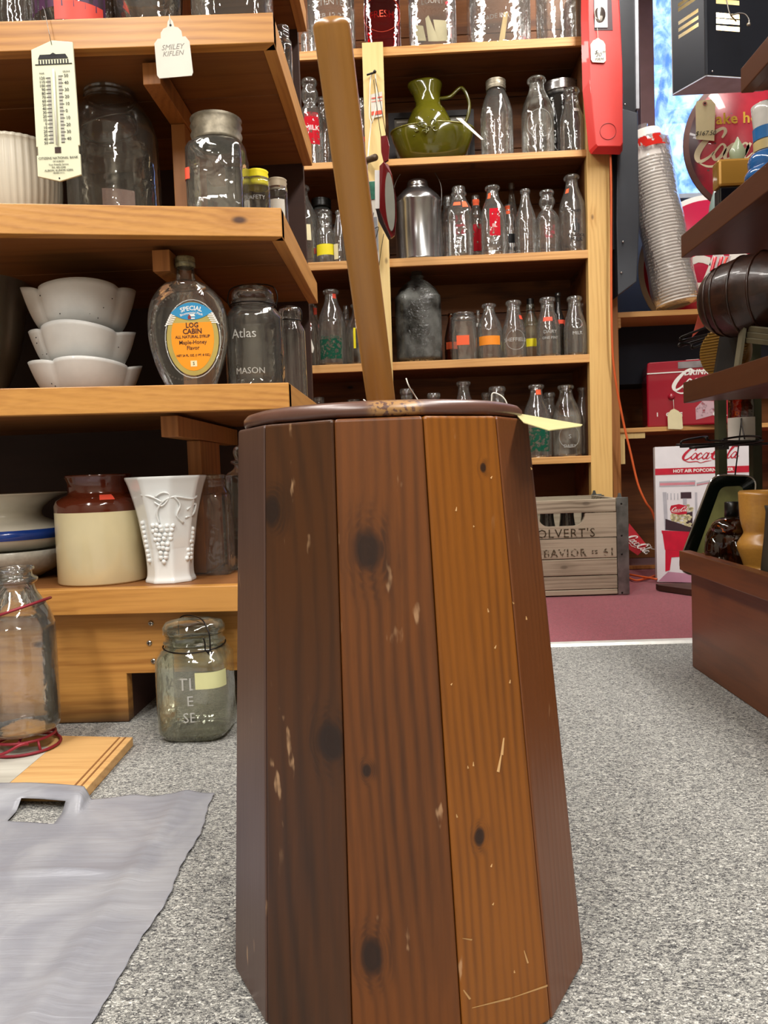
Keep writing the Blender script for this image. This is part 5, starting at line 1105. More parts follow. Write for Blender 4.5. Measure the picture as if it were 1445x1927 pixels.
# white cup stack in a plastic sleeve, leaning
A_ = P(1274, 566, 2.93); B_ = P(1216, 282, 2.97); A_.z = zF+.04; ax = (B_-A_); Lc = ax.length; axn = ax.normalized(); quat = axn.to_track_quat('Z', 'Y').to_euler()
cs = T('cup_stack', 'long leaning stack of white paper cups in a clear plastic sleeve', 'cups', A_, quat)
rc = 38*2.93/F
cup = None; nc = 46; cupm = plain('#f6efe6', .6, 0, .03, name='white_paper_cup')
for i in range(nc):
    z_ = i*(Lc-.04)/nc
    if cup is None:
        cup = obj('cup', MB().lathe([(rc*.90, .002), (rc*.97, -.003), (rc*1.0, .0), (rc*.985, .004), (rc*.94, .004), (rc*.80, .11), (0, .11)], 24), cupm, cs)
    else: c_ = copy_part(cup, cs, (0, 0, z_))
sl = MB(); pr__ = [(rc*.6, -.012), (rc*.90, -.004)]+[(rc*(1.07+.02*math.sin(i*1.7)), .03+(Lc-.02)*i/16) for i in range(17)]+[(rc*.9, Lc+.03), (rc*.3, Lc+.05), (rc*.15, Lc+.06), (rc*.3, Lc+.09)]
sl.lathe(pr__, 28, lambda a, z: 1+.03*math.sin(3*a+z*20)); obj('plastic_sleeve', sl, glass('clear_plastic_film', (.99, .99, .99), (.93, .93, .94), .16, (.98, .96, .95), .9, 60, .8, .1), cs)
obj('printed_label', MB().lathe([(rc*1.085, Lc-.02), (rc*1.085, Lc+.02)], 28), printed('red_band', '#d8342c', .45, .5, 30), cs)
# round enamel signs
def disc_sign(name, cpx, cpy, Y, rpx, label, rim, face, rotz=0, ratio=None):
    c = P(cpx, cpy, Y); r = rpx*Y/F; s_ = T(name, label, 'sign', c, (0, 0, rotz))
    mb = MB(); mb.lathe([(0, -.004), (r, -.004), (r*1.0, 0), (r, .004), (0, .004)], 72); mb.xf(Matrix.Rotation(R(-90), 4, 'X')); obj('sign_disc', mb, rim, s_)
    mb = MB(); mb.lathe([(0, .0045), (r*.93, .0045), (r*.93, .004)], 72); mb.xf(Matrix.Rotation(R(90), 4, 'X')); obj('red_field', mb, face, s_)
    return s_, c, r
redm = plain('#c41f46', .35, 0, .06, 5, coat=.3, name='crimson_enamel')
s1, c1, r1 = disc_sign('round_sign', 1336, 503, 3.12, 130, 'round crimson sign with a white rim and white block letters behind the cup stack', M['white'], redm)
tx = MB()
k1 = c1.y/F
def off1(px, py): q = P(px, py, 3.115); return q.x-c1.x, q.z-c1.z
for ch_, px, py in (('O', 1250, 505), ('P', 1270, 462), ('C', 1308, 517), ('A', 1352, 505), ('R', 1395, 510)): x_, z_ = off1(px, py); text(tx, ch_, 66*k1*(1.25), x_, z_, -.0055, bold=.035, ext=.0005)
obj('lettering', tx, M['whiteink'], s1)
s = N('worn_red_enamel'); co = coords(s, False); q_ = s.n('SeparateXYZ', {0: co}).outputs
n1 = s.n('TexNoise', {'Vector': co, 'Scale': 14.0, 'Detail': 4}).outputs[0]; n2 = s.n('TexNoise', {'Vector': co, 'Scale': 70.0, 'Detail': 3}).outputs[0]
edge_ = s.math('ADD', s.ss(s.math('ADD', s.math('MULTIPLY', q_[0], -1), s.math('MULTIPLY', n1, .06)), .175, .205), 0, True)
cl = s.mix(s.ss(n1, .4, .62), '#bb2a3c', '#a62236'); cl = s.mix(edge_, cl, '#4a3038'); cl = s.mix(s.math('SUBTRACT', 1, s.ss(n2, .26, .30)), cl, '#6a4a48'); s.bsdf(cl, .4, Coat_Weight=.3)
SY = 2.30
s2, c2, r2 = disc_sign('round_sign', 1420, 269, SY, 128, 'worn round red sign with yellow words and cream script behind the shelf ornaments', plain('#6a4a44', .6, .3, .3, 20, name='rusty_rim'), s.m)
k2 = SY/F
def off2(px, py): q = P(px, py, SY-.006); return q.x-c2.x, q.z-c2.z
tx = MB(); x_, z_ = off2(1400, 222); text(tx, 'Take home a', 27*k2, x_+.012, z_, -.0055, bold=.02, ext=.0004, sp=1.05); x_, z_ = off2(1365, 345); text(tx, '6 BOTTLE CARTON', 13*k2, x_+.06, z_, -.0055, bold=.03, ext=.0004); obj('yellow_lettering', tx, plain('#f2c648', .5, name='yellow_paint'), s2)
sw = MB(); x_, z_ = off2(1308, 302); swash(sw, x_, z_, 56*k2, -.0058, 1.12); obj('cream_script', sw, plain('#efe2c2', .5, 0, .08, 30, name='cream_paint'), s2)
tY_ = 2.287
mt_ = card('manila_tag', [P(1311, 190, tY_), P(1338, 187, tY_), P(1346, 196, tY_), P(1344, 265, tY_), P(1310, 262, tY_), P(1309, 196, tY_)], 'cream', 'manila price tag with a reinforced eyelet hung on the worn round sign', 'tag')
tx = MB(); q = P(1327, 251, tY_-.002)-mt_.location; text(tx, '$167.50', .018, q.x, q.z, q.y, shear=.3, ext=.0002); obj('handwriting', tx, M['ink'], mt_)
q = P(1326, 195, tY_-.002)-mt_.location; obj('eyelet', MB().prism(oval(.006, .006, q.x, q.z, 0, 16), q.y-.001, q.y), plain('#b87a72', .6, name='eyelet'), mt_); obj('eyelet_hole', MB().prism(oval(.0025, .0025, q.x, q.z, 0, 12), q.y-.002, q.y-.001), M['ink'], mt_)
# black louvred lamp housing
HY = 2.05
hb_ = T('louvred_housing', 'black sheet metal housing with glowing louvre slots hanging in front of the window', 'lamp')
xc = [P(1265, 100, HY+.03).x, P(1328, 100, HY-.06).x, P(1455, 100, HY-.02).x]
def slot_panel(name, Aa, Bb, z0, z1, slots, mat, slope=0):
    """panel from Aa to Bb (x,y) with slots cut out; slots as (u0,u1,z)"""
    mb = MB(); us = sorted({0, 1} | {u for s_ in slots for u in s_[:2]}); zs = sorted({z0, z1} | {z for s_ in slots for z in (s_[2], s_[3])})
    def pnt(u, z): return (Aa[0]+(Bb[0]-Aa[0])*u, Aa[1]+(Bb[1]-Aa[1])*u, z)
    for i in range(len(us)-1):
        for j in range(len(zs)-1):
            uc, zc_ = (us[i]+us[i+1])/2, (zs[j]+zs[j+1])/2
            if any(s_[0] < uc < s_[1] and s_[2] < zc_ < s_[3] for s_ in slots): continue
            mb.add([pnt(us[i], zs[j]), pnt(us[i+1], zs[j]), pnt(us[i+1], zs[j+1]), pnt(us[i], zs[j+1])], [(0, 1, 2, 3)])
    return obj(name, mb, mat, hb_, fix=False)
zb = P(1330, 141, HY-.06).z; zl_ = 0; zt2 = 2.05
hm = plain('#20232b', .33, .3, .1, 8, name='black_enamel_metal')
P0, P1, P2 = (xc[0], HY+.03), (xc[1], HY-.06), (xc[2], HY-.02)
sl1 = []; sl2 = []
for y in (12, 21, 46, 59, 72): z_ = P(1296, y-8, HY).z; sl1.append((.20, .80, z_-.0045, z_+.0045))
for y in (3, 29, 40, 53): z_ = P(1362, y, HY-.05).z; sl2.append((.16, .50, z_-.0055, z_+.0055))
slot_panel('side_panel', P0, P1, zb, zt2, sl1, hm); slot_panel('front_panel', P1, P2, zb, zt2, sl2, hm)
mb = MB(); mb.box(P2[0]-.002, P2[0], P2[1], HY+.035, zb, zt2); mb.add([(P0[0], P0[1], zb), (P0[0], HY+.035, zb), (P0[0], HY+.035, zt2), (P0[0], P0[1], zt2)], [(0, 1, 2, 3)])
mb.add([(P0[0], HY+.035, zb), (P2[0], HY+.035, zb), (P2[0], HY+.035, zt2), (P0[0], HY+.035, zt2)], [(0, 1, 2, 3)]); mb.add([(P0[0], P0[1], zt2), (P1[0], P1[1], zt2), (P2[0], P2[1], zt2), (P2[0], HY+.035, zt2), (P0[0], HY+.035, zt2)], [(0, 1, 2, 3, 4)])
obj('casing', mb, plain('#dcd6c4', .5, name='pale_inner_enamel'), hb_, fix=False)
obj('bottom_plate', MB().prism([P0, P1, P2, (P2[0], HY+.035), (P0[0], HY+.035)], zb-.003, zb-.0005, 'XY'), plain('#c3cbe0', .5, name='pale_base_plate'), hb_)
obj('corner_strip', MB().box(P1[0]-.003, P1[0]+.003, P1[1]-.003, P1[1], zb, zt2), hm, hb_)
for u_ in (.08, .92):
    for y_ in (135,): s_ = MB(); z_ = P(1340, y_, HY-.06).z; s_.ball((P1[0]+(P2[0]-P1[0])*(.08 if u_ < .5 else .8), P1[1]-.002, z_), .0022, 8, 5); obj('rivet', s_, M['chrome'], hb_)
em_m = N('glowing_bulb'); e_ = em_m.n('Emission', {0: (1, .72, .36, 1), 1: 26.0}); em_m.t.links.new(e_.outputs[0], em_m.out.inputs[0])
for bx_ in (.35, .75):
    bl_ = MB(); bl_.ball((P1[0]+(P2[0]-P1[0])*bx_, HY+.005, P(1362, 35, HY).z), .022, 14, 10); obj('bulb', bl_, em_m.m, hb_)
for x_ in (xc[0]+.1, xc[2]-.1):
    w = MB(); w.tube([(x_, HY+.005, zt2), (x_, HY+.005, 2.5)], .003, 6); obj('hanging_rod', w, M['wire'], hb_)
hcY = HY-.10; w = MB(); w.tube(cr([P(1362, -20, hcY), P(1368, 5, hcY), P(1374, 27, hcY), P(1390, 25, hcY), P(1402, 27, hcY), P(1409, 37, hcY), P(1409, 46, hcY)], 5), .0016, 6); w.ball(P(1409, 46, hcY), .0045, 8, 6); w.tube([P(1374, 28, hcY), P(1385, 40, hcY+.03)], .0016, 6)
obj('wire_hook', w, M['wire_l'], hb_)
# red cooler-shaped radio
rY = RY+.02; rd = T('red_radio', 'glossy crimson cooler-shaped radio with white script on the rear pine shelf', 'radio')
rx0, rx1 = P(1217, 740, rY).x, P(1385, 740, rY).x; rz0 = zG+.0005; rz1 = P(1300, 679, rY).z; rzm = P(1260, 702, rY).z
crm = plain('#a3142c', .22, 0, .04, 6, coat=.7, name='crimson_plastic')
obj('body', MB().box(rx0, rx1, rY, rY+.2, rz0, rzm), crm, rd, bevel=.006)
obj('lid', MB().prism([(rx0+.001, rzm+.0005), (rx1-.001, rzm+.0005), (rx1-.006, rz1-.004), (rx1-.014, rz1), (rx0+.012, rz1), (rx0+.004, rz1-.004)], rY+.003, rY+.195), crm, rd, bevel=.003)
obj('trim_strip', MB().box(rx0+.002, rx1-.002, rY-.002, rY+.0, rzm-.002, rzm+.002), M['whiteink'], rd)
q0, q1 = P(1273, 695, rY), P(1345, 680, rY); obj('window', MB().box(q0.x, q1.x, rY-.0005, rY+.0025, q0.z, q1.z), plain('#8c8688', .3, .3, .3, name='silver_dial'), rd)
obj('handle', MB().box(P(1291, 660, rY).x, P(1314, 660, rY).x, rY+.06, rY+.08, rz1+.0005, rz1+.008), M['white'], rd)
sw = MB(); q = P(1263, 734, rY); swash(sw, q.x, q.z, 36*rY/F, rY-.0015, 1.05); q = P(1305, 702, rY); text(sw, 'DRINK', 13*rY/F, q.x, q.z-.002, rY-.0015, shear=.25, bold=.03, sp=1.1)
obj('white_script', sw, M['whiteink'], rd)
sw = MB()
for ch_, px in (('I', 1236), ('C', 1255), ('E', 1278), ('C', 1338), ('O', 1349), ('L', 1356), ('D', 1376)): q = P(px, 781, rY); text(sw, ch_, 10*rY/F, q.x, q.z, rY-.0015, bold=.04)
obj('white_letters', sw, M['whiteink'], rd)
kb = MB(); kb.ball((0, 0, 0), .012, 14, 10, (1.05, .7, .9)); obj('knob', kb, crm, rd, loc=P(1262, 747, rY-.006))
obj('picture_sticker', MB().prism(pts2([(1305, 791), (1304, 769), (1316, 756), (1336, 757), (1338, 782)], rY-.001), rY-.0012, rY-.0002), printed('grey_car_print', '#c8a8b0', .3, .5, 60), rd)
card('hang_tag', [P(x, y, RY-.02) for x, y in [(1257, 807), (1256, 780), (1262, 772), (1268, 769), (1276, 773), (1283, 780), (1285, 806), (1281, 808)]], 'cream', 'cream tag with cut corners hanging from the red radio knob', 'tag')
w = MB(); w.tube([P(1267, 752, RY-.012), P(1268, 771, RY-.02)], .0008, 5); tag(obj('knob_loop', w, M['string']), 'short white string holding the cream tag under the radio knob', 'string')
# popcorn maker carton
pY = PZ(1236, 1096).y; pc = T('popcorn_carton', 'tall white and red popcorn maker carton standing on the red carpet', 'box')
c0, c1_ = P(1236, 1096, pY), P(1404, 1090, pY); cz1 = P(1300, 839, pY).z; kx = pY/F; cx_0 = P(1234, 960, pY).x; cx_1 = P(1402, 960, pY).x
obj('carton', MB().box(cx_0, cx_1, pY, pY+.12, .0008, cz1), plain('#e9e8ec', .5, 0, .03, name='glossy_white_card'), pc, bevel=.001)
fy = pY-.0008
def qd(mb, x0, y0, x1, y1, d=0.0):
    a_, b_ = P(x0, y0, pY), P(x1, y1, pY); mb.add([(a_.x, fy-d, b_.z), (b_.x, fy-d, b_.z), (b_.x, fy-d, a_.z), (a_.x, fy-d, a_.z)], [(0, 1, 2, 3)]); return mb
def pg(mb, pts, d=0.0): mb.add([(P(x, y, pY).x, fy-d, P(x, y, pY).z) for x, y in pts], [tuple(range(len(pts)))]); return mb
rk = plain('#c41432', .45, name='carton_red'); z_a, z_b = P(1290, 892, pY).z, P(1290, 880, pY).z
obj('red_band', MB().box(cx_0, cx_1, fy-.0002, fy+.0006, z_a, z_b), rk, pc)
sw = MB(); q = P(1281, 865, pY); swash(sw, q.x, q.z, 23*kx, fy-.0006, 1.28); obj('red_script', sw, rk, pc)
sw = MB(); q = P(1317, 885, pY); text(sw, 'HOT AIR POPCORN MAKER', 8.2*kx, q.x, (z_a+z_b)/2, fy-.0008, bold=.03); obj('white_lettering', sw, M['whiteink'], pc)
gl_ = plain('#b9bac2', .5, name='printed_grey'); dk = plain('#3c2630', .5, name='printed_dark')
mb = MB(); qd(mb, 1240, 906, 1304, 914); pg(mb, [(1246, 926), (1253, 926), (1256, 1000), (1250, 1000)]); qd(mb, 1303, 926, 1308, 990); pg(mb, [(1306, 908), (1345, 900), (1345, 905), (1306, 914)])
for i in range(4): qd(mb, 1254+i*6, 928, 1256+i*6, 940)
obj('printed_cabinet', mb, gl_, pc)
mb = MB(); qd(mb, 1241, 909, 1303, 911.5, .0002); pg(mb, [(1306, 911), (1345, 904), (1345, 906), (1306, 913)], .0002); obj('printed_pink_line', mb, plain('#d88a96', .5, name='printed_pink'), pc)
mb = MB(); qd(mb, 1278, 926, 1297, 937, .0002); pg(mb, [(1251, 976), (1300, 992), (1300, 1000), (1251, 997)], .0002); pg(mb, [(1284, 965), (1299, 962), (1299, 990), (1288, 985)], .0001); o_ = obj('printed_kettle', mb, dk, pc); o_['kind'] = 'stuff'
mb = MB(); qd(mb, 1282, 937, 1289, 955, .0002); obj('printed_rod', mb, gl_, pc)
mb = MB()
for i in range(46):
    x_ = random.uniform(1262, 1298); y_ = random.uniform(966, 976+(x_-1258)*.35) if i % 5 else random.uniform(950, 962); x_ = x_ if i % 5 else random.uniform(1289, 1298); q = P(x_, y_, pY); mb.add([(q.x+.0055*math.cos(t), fy-.0005, q.z+.0045*math.sin(t)) for t in (0, .9, 2, 3, 4.1, 5.2)], [(0, 1, 2, 3, 4, 5)])
obj('printed_popcorn', mb, plain('#ded6a8', .6, 0, .25, 120, name='printed_popcorn'), pc)['kind'] = 'stuff'
mb = MB(); pg(mb, [(1261, 951), (1275, 948), (1289, 951), (1289, 966), (1275, 968), (1262, 965), (1259, 958)], .0008); obj('printed_badge', mb, rk, pc)
sw = MB(); q = P(1262, 962, pY); swash(sw, q.x, q.z, 8*kx, fy-.0012, 1.15); obj('badge_script', sw, M['whiteink'], pc)
mb = MB(); pg(mb, [(1244, 998), (1330, 1000), (1330, 1006), (1245, 1004)], .0002); pg(mb, [(1246, 1004), (1330, 1006), (1322, 1036), (1250, 1034)], .0001); pg(mb, [(1251, 1034), (1322, 1037), (1322, 1042), (1262, 1048), (1259, 1072), (1251, 1075)], .0002); obj('printed_cart', mb, plain('#d01838', .4, 0, .12, 30, name='printed_red'), pc)
mb = MB(); pg(mb, [(1238, 1094), (1256, 1075), (1330, 1080), (1330, 1094)], .0001); obj('printed_floor', mb, plain('#c08fa6', .5, 0, .1, 20, name='printed_mauve'), pc)
def turn(root, pivot, deg):
    Rm = Matrix.Translation(pivot) @ Matrix.Rotation(R(deg), 4, 'Z') @ Matrix.Translation(-Vector(pivot)); root.matrix_world = Rm @ Matrix.Translation(root.location)
turn(pc, Vector((cx_0, pY, 0)), -15); turn(rd, Vector((rx0, rY, 0)), -12)
# small red card leaning behind the crate
rc_ = card('red_card', [P(1184, 985, 2.66), P(1218, 1027, 2.66), P(1200, 1045, 2.65), P(1178, 1030, 2.65)], plain('#b3202c', .5, name='red_card'), 'small tilted red card with white script behind the crate', 'card')
sw = MB(); swash(sw, -.03, -.012, .03, 0, .9); sw.xf(Matrix.Rotation(R(40), 4, 'Y')); c_ = obj('white_script', sw, M['whiteink'], rc_, loc=(.0, -.006, .006))
# ================================================================ crate on the carpet
kY = PZ(1100, 1121).y; u3 = kY/F
cr_ = T('bottle_crate', 'weathered grey wooden milk crate with metal corners and stamped name', 'crate')
kx0, kx1 = P(985, 1050, kY).x-.07, P(1161, 1050, kY).x; kxm = P(1183, 1050, kY).x; kz1 = P(1100, 940, kY).z
ys = [1121, 1111, 1086, 1052, 1014, 971-4, 940]
zs = [P(1080, y, kY).z for y in (1119, 1110, 1084, 1052, 1013, 966, 940)]; zs[0] = .001
D = .30
bd_ = []
for i in range(6):
    za_, zb__ = zs[i]+.0012, zs[i+1]-.0012
    if i == 4:
        hx0, hx1 = P(1012, 975, kY).x, P(1101, 975, kY).x; hz = P(1050, 991, kY).z; rr = zb__-hz
        pts = [(kx0, za_), (kx1, za_), (kx1, zb__), (hx1, zb__)]
        for t in range(1, 7): an = pi/2*t/6; pts.append((hx1-rr*.9*(1-math.cos(an)), zb__-rr*math.sin(an)))
        for t in range(0, 6): an = pi/2*(1-t/6); pts.append((hx0+rr*.9*(1-math.cos(an)), zb__-rr*math.sin(an)))
        pts += [(hx0, zb__), (kx0, zb__)]
        o = obj('slat', MB().prism(pts, kY, kY+.016), M['grey_wood'], cr_)
    else: o = obj('slat', MB().box(kx0, kx1, kY+(.001 if i % 2 else 0), kY+.016, za_, zb__), M['grey_wood'], cr_, bevel=.0015)
for i in range(6):
    za_, zb__ = zs[i]+.0012, zs[i+1]-.0012
    obj('slat', MB().box(kx0, kx1, kY+D, kY+D+.014, za_, zb__), M['grey_wood'], cr_)
    obj('slat', MB().box(kx1-.002, kx1+.012, kY+.018, kY+D-.002, za_, zb__), M['grey_wood'], cr_)
obj('bottom_board', MB().box(kx0, kx1-.003, kY+.017, kY+D-.001, .001, .012), M['grey_wood'], cr_)
obj('far_side', MB().box(kx0, kx0+.014, kY+.018, kY+D-.002, .013, kz1-.002), M['grey_wood'], cr_)
for yy, sg_ in ((kY, 1), (kY+D+.014, -1)):
    mb = MB(); mb.prism([(kx1+.001, .001), (kxm, .001), (kxm+.001, kz1+.003), (kx1+.001, kz1+.003)], yy-.002 if sg_ > 0 else yy, yy if sg_ > 0 else yy+.002); mb.box(kxm-.001, kxm+.001, min(yy, yy+sg_*.035), max(yy, yy+sg_*.035), .001, kz1)
    co_ = obj('metal_corner', mb, M['steel'], cr_, bevel=.0006)
    mb = MB(); mb.prism([(kx1+.004, kz1+.003), (kx1+.018, kz1+.003), (kx1+.014, kz1+.016), (kx1+.008, kz1+.016)], yy-.001, yy+.002); obj('stacking_tab', mb, M['steel'], co_)
    if sg_ > 0:
        for py in (948, 1008, 1043, 1119):
            q = P(1168+(py-948)*.01, py, kY-.003); b__ = MB(); b__.ball((q.x+.002, kY-.002, max(q.z, .006)), .0032, 10, 6, (1, .5, 1)); obj('rivet', b__, M['wire'], co_)
burn = printed('burnt_print', '#4a4030', .30, .5, 140, .85)
tx = MB(); q = P(1061, 1004.5, kY); text(tx, "COLVERT'S", 23*u3, q.x-.008, q.z, kY-.0008, sp=1.13, bold=.0, ext=.0002); obj('stamped_name', tx, burn, cr_)
tx = MB(); q = P(1080, 1041, kY); text(tx, 'S BAVIOR = 61', 20*u3, q.x, q.z, kY-.0008, sp=1.2, bold=.02, ext=.0002); obj('stamped_number', tx, printed('faint_burnt_print', '#5c503e', .42, .55, 140, .7), cr_)
for i, (px, t_) in enumerate(((1026, 0), (1064, 0), (1104, 0))):
    q = P(px, 980, kY+.09); bottle('brown_bottle', 'squat', q.x, kY+.062+i*.004, .013, .040, .27, M['glass_dark'], ['dark brown bottle in the crate, by the hidden end', 'dark brown bottle in the middle of the crate', 'dark brown bottle in the crate next to the metal corner'][i], 'bottle', 'bottles in the crate', n=20, kmul=2)
# ================================================================ right-hand display unit
ds = T('display_unit', 'dark stained display stand with three shelves over a plank bin', 'shelving')
RXF = P(1303, 1255, PZ(1303, 1255).y).x
def dshelf(px, py, th_px, Yn=.72, back=1.35):
    """shelf whose far end corner is seen at (px,py)"""
    Yf_ = 1.4
    for _ in range(12):
        q = P(px, py, Yf_); Yf_ *= RXF/q.x
    z = P(px, py, Yf_).z; th = th_px*Yf_/F
    obj('shelf_front', MB().box(RXF, RXF+.02, Yn, Yf_, z-th, z), M['redwood_sh'], ds, bevel=.0015)
    obj('shelf_deck', MB().box(RXF+.0205, back, Yn, Yf_, z-th+.003, z-.004), M['redwood_sh'], ds)
    return z, Yf_
zs1, ys1 = dshelf(1393, 130, 43); zs2, ys2 = dshelf(1281, 444, 40); zs3, ys3 = dshelf(1285, 720, 38)
gm = plain('#3d4029', .5, .2, .25, 14, name='olive_painted_steel')
for (x0, x1_, yy, zt_) in ((1352, 1368, 1.66, zs2-.35), (1417, 1434, 1.60, zs2-.35)):
    a, b = P(x0, 850, yy), P(x1_, 850, yy); obj('steel_post', MB().box(a.x, b.x, yy, yy+.02, .30 if x0 > 1400 else .26, zt_+.3), gm, ds)
# bin
bz1 = PZ(1280, 1035, .0); Yb_ = PZ(1303, 1255).y
zt3 = P(1284, 1036, Yb_+.01).z; zlb = P(1284, 1072, Yb_+.01).z
obj('bin_side', MB().box(RXF, RXF+.02, .45, Yb_, .001, zlb), M['redwood'], ds, bevel=.001)
obj('bin_rail', MB().box(RXF-.018, RXF+.004, .45, Yb_+.012, zlb, zt3), M['redwood'], ds, bevel=.0015)
obj('bin_end', MB().box(RXF+.0205, 1.35, Yb_-.02, Yb_-.001, .001, zt3-.004), M['redwood'], ds, bevel=.001)
obj('bin_floor', MB().box(RXF+.0205, 1.35, .45, Yb_-.021, zt3-.07, zt3-.055), M['redwood'], ds)
bfz = zt3-.055
tag(obj('low_plinth', MB().prism([(P(1240, 1110, 1).x*PZ(1240, 1112).y, PZ(1240, 1112).y), (RXF+.3, PZ(1240, 1112).y-.12), (RXF+.5, PZ(1240, 1112).y+.02), (P(1240, 1110, 1).x*PZ(1240, 1112).y, PZ(1240, 1112).y+.03)], .0005, .018, 'XY'), M['darkpanel']), 'low dark plinth board on the red carpet in front of the popcorn carton', 'board')
# tray leaning behind the bin
tyY = Yb_+.06
def rrect(pts, k=6):
    out = []
    n_ = len(pts)
    for i in range(n_):
        a_, b_, c_ = Vector(pts[i-1]), Vector(pts[i]), Vector(pts[(i+1) % n_]); r_ = min((a_-b_).length, (c_-b_).length)*.28
        p0, p1 = b_+(a_-b_).normalized()*r_, b_+(c_-b_).normalized()*r_
        for j in range(k+1): t = j/k; out.append(tuple(p0*(1-t)**2+b_*2*t*(1-t)+p1*t*t))
    return out
outer = rrect([(1270, 1078), (1340, 893), (1424, 896), (1395, 1092)]); innr = rrect([(1298, 1076), (1356, 916), (1400, 914), (1375, 1082)]); fl2 = rrect([(1308, 1072), (1366, 935), (1398, 931), (1372, 1078)])
oa, ob = [P(x, y, tyY) for x, y in outer], [P(x, y, tyY+.022) for x, y in innr]; n = len(oa)
tray = T('serving_tray', 'dark green oblong metal serving tray tilted behind the plank bin', 'tray')
mb = MB(); mb.add(oa+ob, [(i, (i+1) % n, n+(i+1) % n, n+i) for i in range(n)]); mb.add([v+Vector((0, .002, 0)) for v in oa]+[v+Vector((0, .002, 0)) for v in ob], [(n+i, n+(i+1) % n, (i+1) % n, i) for i in range(n)], True); obj('sloping_rim', mb, plain('#0d1a14', .2, .2, .2, coat=.6, name='dark_green_enamel'), tray)
mb = MB(); mb.add([v+Vector((0, .0005, 0)) for v in ob], [tuple(range(n))]); obj('tray_base', mb, plain('#8a8c54', .35, 0, .5, 12, coat=.4, name='olive_painted_scene'), tray)
w = MB(); w.tube([v+Vector((0, -.001, 0)) for v in oa], .0018, 6, True); obj('rolled_edge', w, M['chrome'], tray)
# amber figural bottle with black cap
aY = 1.42; q = P(1376, 1068, aY); bz_ = bfz+.0005; kk_ = aY/F
ab = T('figural_bottle', 'amber glass elephant-like figural bottle with a square black cap', 'bottle', (q.x, aY, bz_))
mb = MB(); hA = P(1376, 970, aY).z-bz_
mb.ball((0, 0, hA*.62), hA*.36, 20, 14, (1.0, .8, 1.0)); mb.ball((-.004, -.012, hA*.84), hA*.26, 18, 12, (1.1, .9, .6)); mb.ball((-.03, -.006, hA*.50), hA*.20, 12, 8, (.8, .8, 1.3)); mb.ball((.026, -.01, hA*.46), hA*.22, 12, 8, (1, .8, 1.1))
mb.tube(cr([(-.003, -.03, hA*.62), (-.003, -.045, hA*.45), (-.004, -.043, hA*.25), (-.008, -.048, hA*.1)], 4), [.012]*5+[.009]*4+[.006]*4, 10)
obj('body', mb, M['glass_amber'], ab)
for sx_, sy_ in ((-.024, -.018), (.022, -.018), (-.02, .02), (.02, .02)): b__ = MB(); b__.tube([(sx_, sy_, hA*.42), (sx_, sy_, .012), (sx_, sy_, 0)], [.012, .0105, .013], 12); obj('leg', b__, M['glass_amber'], ab)
for sx_ in (-1, 1): b__ = MB(); b__.ball((sx_*.032, -.012, hA*.70), .016, 12, 8, (.5, .35, 1.2)); obj('ear', b__, M['glass_amber'], ab)
obj('cap', MB().lathe([(0, hA*.98), (.0125, hA*.98), (.0125, hA*1.19), (.011, hA*1.2), (0, hA*1.2)], 24), M['black'], ab, loc=(.002, 0, 0))
# turned wooden vase
vY_ = 1.36; a, b = P(1391, 935, vY_), P(1470, 935, vY_); r = (b.x-a.x)/2; h = P(1410, 926, vY_).z-bz_
tv = [(0, 0), (r*.98, 0), (r*1.02, h*.10), (r*.80, h*.22), (r*.82, h*.26), (r*1.06, h*.42), (r*1.04, h*.48), (r*.80, h*.56), (r*.78, h*.60), (r*.92, h*.72), (r*.98, h*.97), (r*.97, h), (r*.85, h), (r*.8, h*.8), (0, h*.7)]
tv = [(max(q_[0], 0), q_[1]) for q_ in cr([(x_, z_, 0) for x_, z_ in tv], 2)]
tag(obj('turned_vase', MB().lathe(tv, 40), wood('turned_pine', '#c08a3c', '#94602a', 'X', 5, .35, '#5a3212', .3, contrast=.7, blotch=.4, coat=.4), loc=((a.x+b.x)/2, vY_, bz_)), 'pale turned wooden vase with bulging rings in the plank bin', 'vase')
q = P(1440, 1000, 1.27); tag(obj('grey_jug', MB().lathe([(0, 0), (.02, 0), (.024, .01), (.022, .05), (.017, .10), (.014, .14), (.016, .15), (.01, .15)], 28), plain('#3a352c', .4, 0, .2, name='dark_stoneware'), loc=(q.x+.016, 1.27, bz_)), 'dark grey stoneware vessel at the edge of the frame in the bin', 'jug')
# wire rack below the middle shelf
wrk = T('wire_rack', 'folded black wire rack hooks sticking out between the steel posts', 'rack'); wY = 1.52
def wtube(name, pts, r_=.0022): w = MB(); w.tube(cr([P(*a_) for a_ in pts], 4), r_, 6); obj(name, w, M['wire'], wrk)
wtube('wire_hook', [(1281, 836, 1.50), (1286, 829, 1.50), (1330, 822, 1.50), (1335, 829, 1.50), (1430, 830, 1.62)]); wtube('wire_hook', [(1272, 837, 1.52), (1330, 836, 1.52), (1436, 829, 1.6)]); wtube('wire_loop', [(1360, 830, 1.44), (1364, 826, 1.44), (1400, 821, 1.46), (1428, 822, 1.5), (1431, 828, 1.5), (1424, 831, 1.48), (1380, 836, 1.46), (1360, 840, 1.44)])
wtube('wire_hook', [(1297, 843, 1.5), (1360, 838, 1.5), (1420, 832, 1.56)], .0026); wtube('wire_rail', [(1280, 840, 1.56), (1445, 835, 1.6)], .003)
w = MB(); w.box(P(1352, 845, 1.44).x, P(1372, 845, 1.44).x, 1.44, 1.455, P(1360, 846, 1.44).z, P(1360, 838, 1.44).z); obj('clamp', w, M['black'], wrk)
wtube('wire_strut', [(1395, 757, 1.64), (1396, 780, 1.6), (1383, 895, 1.55)], .0014); wtube('wire_strut', [(1402, 757, 1.64), (1394, 785, 1.6), (1401, 826, 1.55)], .0014)
